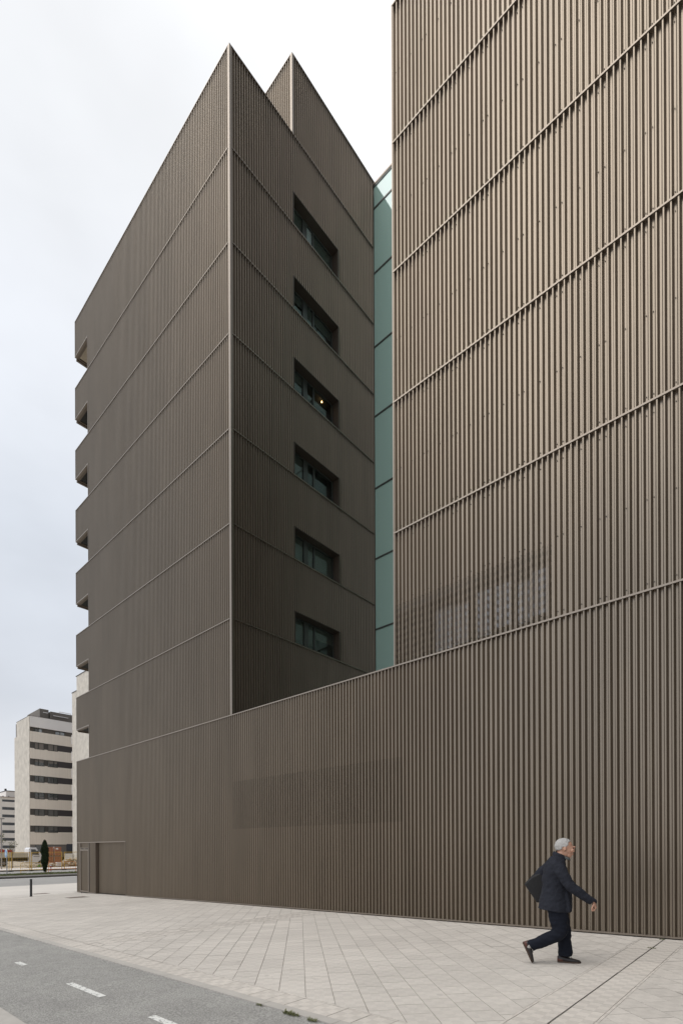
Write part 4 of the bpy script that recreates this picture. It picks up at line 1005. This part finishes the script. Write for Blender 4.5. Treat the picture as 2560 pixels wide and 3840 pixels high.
mb.loft(rr, cap=False); mb.build('collar', NAVY, man, smooth=True)
for z_ in (1.005,):
    mb = MB(); r_ = [ring(Vector((-.1875, 0, z_ + dz)), a, b, (0, 0, 1), 40) for dz, a, b in ((-.004, .187, .200), (.004, .187, .200))]
mb = MB(); mb.box(-.165, -.055, -.214, -.206, .83, .84)
mb = MB(); rgs = [ring(Vector((-.047, 0, 1.402)), .05, .052, (.3, 0, 1), 24), ring(Vector((-.052, 0, 1.44)), .046, .05, (.3, 0, 1), 24)]
mb.loft(rgs); mb.build('shirt_collar', mat('grey_shirt', (.09, .10, .10), .8), man, smooth=True)
# trousers
def tfold(p): return noise.noise(Vector((p.x * 9, p.y * 6, p.z * 19))) * .010 + noise.noise(Vector((p.x * 22, p.y * 10, p.z * 30))) * .004
tr = MB()
tube(tr, interp([(-.19, 0, .98, .15, .165), (-.185, 0, .86, .155, .17), (-.18, 0, .76, .14, .165)]), 24)
tube(tr, interp([(-.185, -.085, .86, .132, .098), (-.158, -.09, .65, .122, .092), (-.14, -.092, .50, .105, .085), (-.165, -.092, .405, .096, .082), (-.31, -.09, .325, .085, .076), (-.43, -.09, .262, .078, .072), (-.505, -.09, .222, .075, .070)]), 22)
tube(tr, interp([(-.175, .085, .86, .125, .098), (-.13, .09, .64, .108, .092), (-.085, .09, .44, .095, .085), (-.075, .09, .28, .090, .08), (-.066, .09, .14, .090, .08), (-.064, .09, .088, .092, .08)]), 22)
remesh(tr, 'trousers', TROU, man, .009, 3, tfold)
mb = MB(); mb.bar((-.545, -.09, .212), (-.49, -.09, .235), .045, 14); mb.build('sock', mat('pale_sock', (.4, .38, .36), .9), man, smooth=True)
# shoes: profile lofted across the width
LEA = mat('shoe_leather', (.022, .018, .018), .42, var=.2, nscale=30); BRN = mat('brown_heel_leather', (.10, .035, .025), .5); SOLE = mat('brown_sole', (.07, .045, .032), .8)
def shoe(pos, ang, w0, tipn):
    e_ = Matrix.Rotation(ang, 4, 'Y'); o_ = Vector(pos)
    def tr_(u, w_, z): return tuple(o_ + (e_ @ Vector((u, w_, z))))
    sh = [(-.125, .036, .085), (-.10, .042, .096), (-.05, .043, .092), (0, .046, .078), (.05, .053, .062), (.10, .054, .05), (.135, .044, .042), (.158, .020, .03)]
    mb = MB(); rings = []
    for u, hw_, ht in sh:
        rg_ = []
        for k in range(12):
            t = math.pi * k / 11; rg_.append(tr_(u, hw_ * math.cos(t), .018 + (ht - .018) * math.sin(t) ** .65))
        rings.append(rg_)
    mb.loft(rings); s1 = mb.build('shoe', LEA, man, smooth=True)
    mb = MB(); rings = []
    for u, hw_, ht in [(-.131, .034, 0)] + sh + [(.164, .014, 0)]:
        rings.append([tr_(u, hw_ * 1.06, .0), tr_(u, hw_ * 1.06, .020), tr_(u, -hw_ * 1.06, .020), tr_(u, -hw_ * 1.06, .0)])
    mb.loft(rings); mb.build('sole', SOLE, s1)
    mb = MB(); rings = []
    for u, hw_, ht in ((-.131, .034, .080), (-.10, .0445, .072), (-.06, .0455, .055)):
        rings.append([tr_(u, hw_ * math.cos(math.pi * k / 9), .02 + (ht - .02) * math.sin(math.pi * k / 9) ** .6) for k in range(10)])
    mb.loft(rings); mb.build('heel_patch', BRN, s1, smooth=True)
    mb = MB()
    for q in range(3):
        mb.bar(tr_(.0 + q * .018, -.022, .083 - q * .005), tr_(.012 + q * .018, .022, .081 - q * .005), .0035, 6)
    mb.bar(tr_(.0, -.02, .085), tr_(-.03, -.034, .094), .004, 6); mb.bar(tr_(.0, -.01, .088), tr_(.03, -.036, .07), .0035, 6)
    mb.build('laces', mat('pale_lace', (.6, .58, .52), .8) if tipn else LEA, s1)
shoe((-.035, .09, 0), 0, 0, True)
# trailing shoe: toe on the ground, heel lifted
aa = R(66); tx = Vector((.158, 0, .0)); rot = Matrix.Rotation(aa, 4, 'Y') @ tx
shoe((-.50 - rot.x + .01, -.09, .004 - rot.z), aa, 0, False)
# tote bag under the far arm
bg = thing('tote_bag', (FX, FY, FZ), 'soft black tote bag hanging behind the back of the walking man', 'bag', rz=HD); ORG[bg.name] = Vector()
BAG = mat('black_bag_cloth', (.008, .008, .009), .7, bump=.2, bscale=40)
mb = MB(); pl = [(-.385, 1.215), (-.50, 1.15), (-.592, 1.045), (-.53, .945), (-.425, .785), (-.33, .80), (-.22, .95), (-.26, 1.15)]
rings = [[Vector((u + (-.42 - u) * sh_, w_, z + (1.0 - z) * sh_)) for u, z in pl] for w_, sh_ in ((.175, .10), (.195, .02), (.235, -.0), (.275, .02), (.295, .10))]
mb.loft(rings); mb.build('pouch', BAG, bg, bevel=.008)
mb = MB(); mb.bar((-.49, .235, 1.15), (-.375, .27, 1.26), .012, 6); mb.bar((-.375, .27, 1.26), (-.28, .25, 1.16), .012, 6); mb.build('strap', BAG, bg)
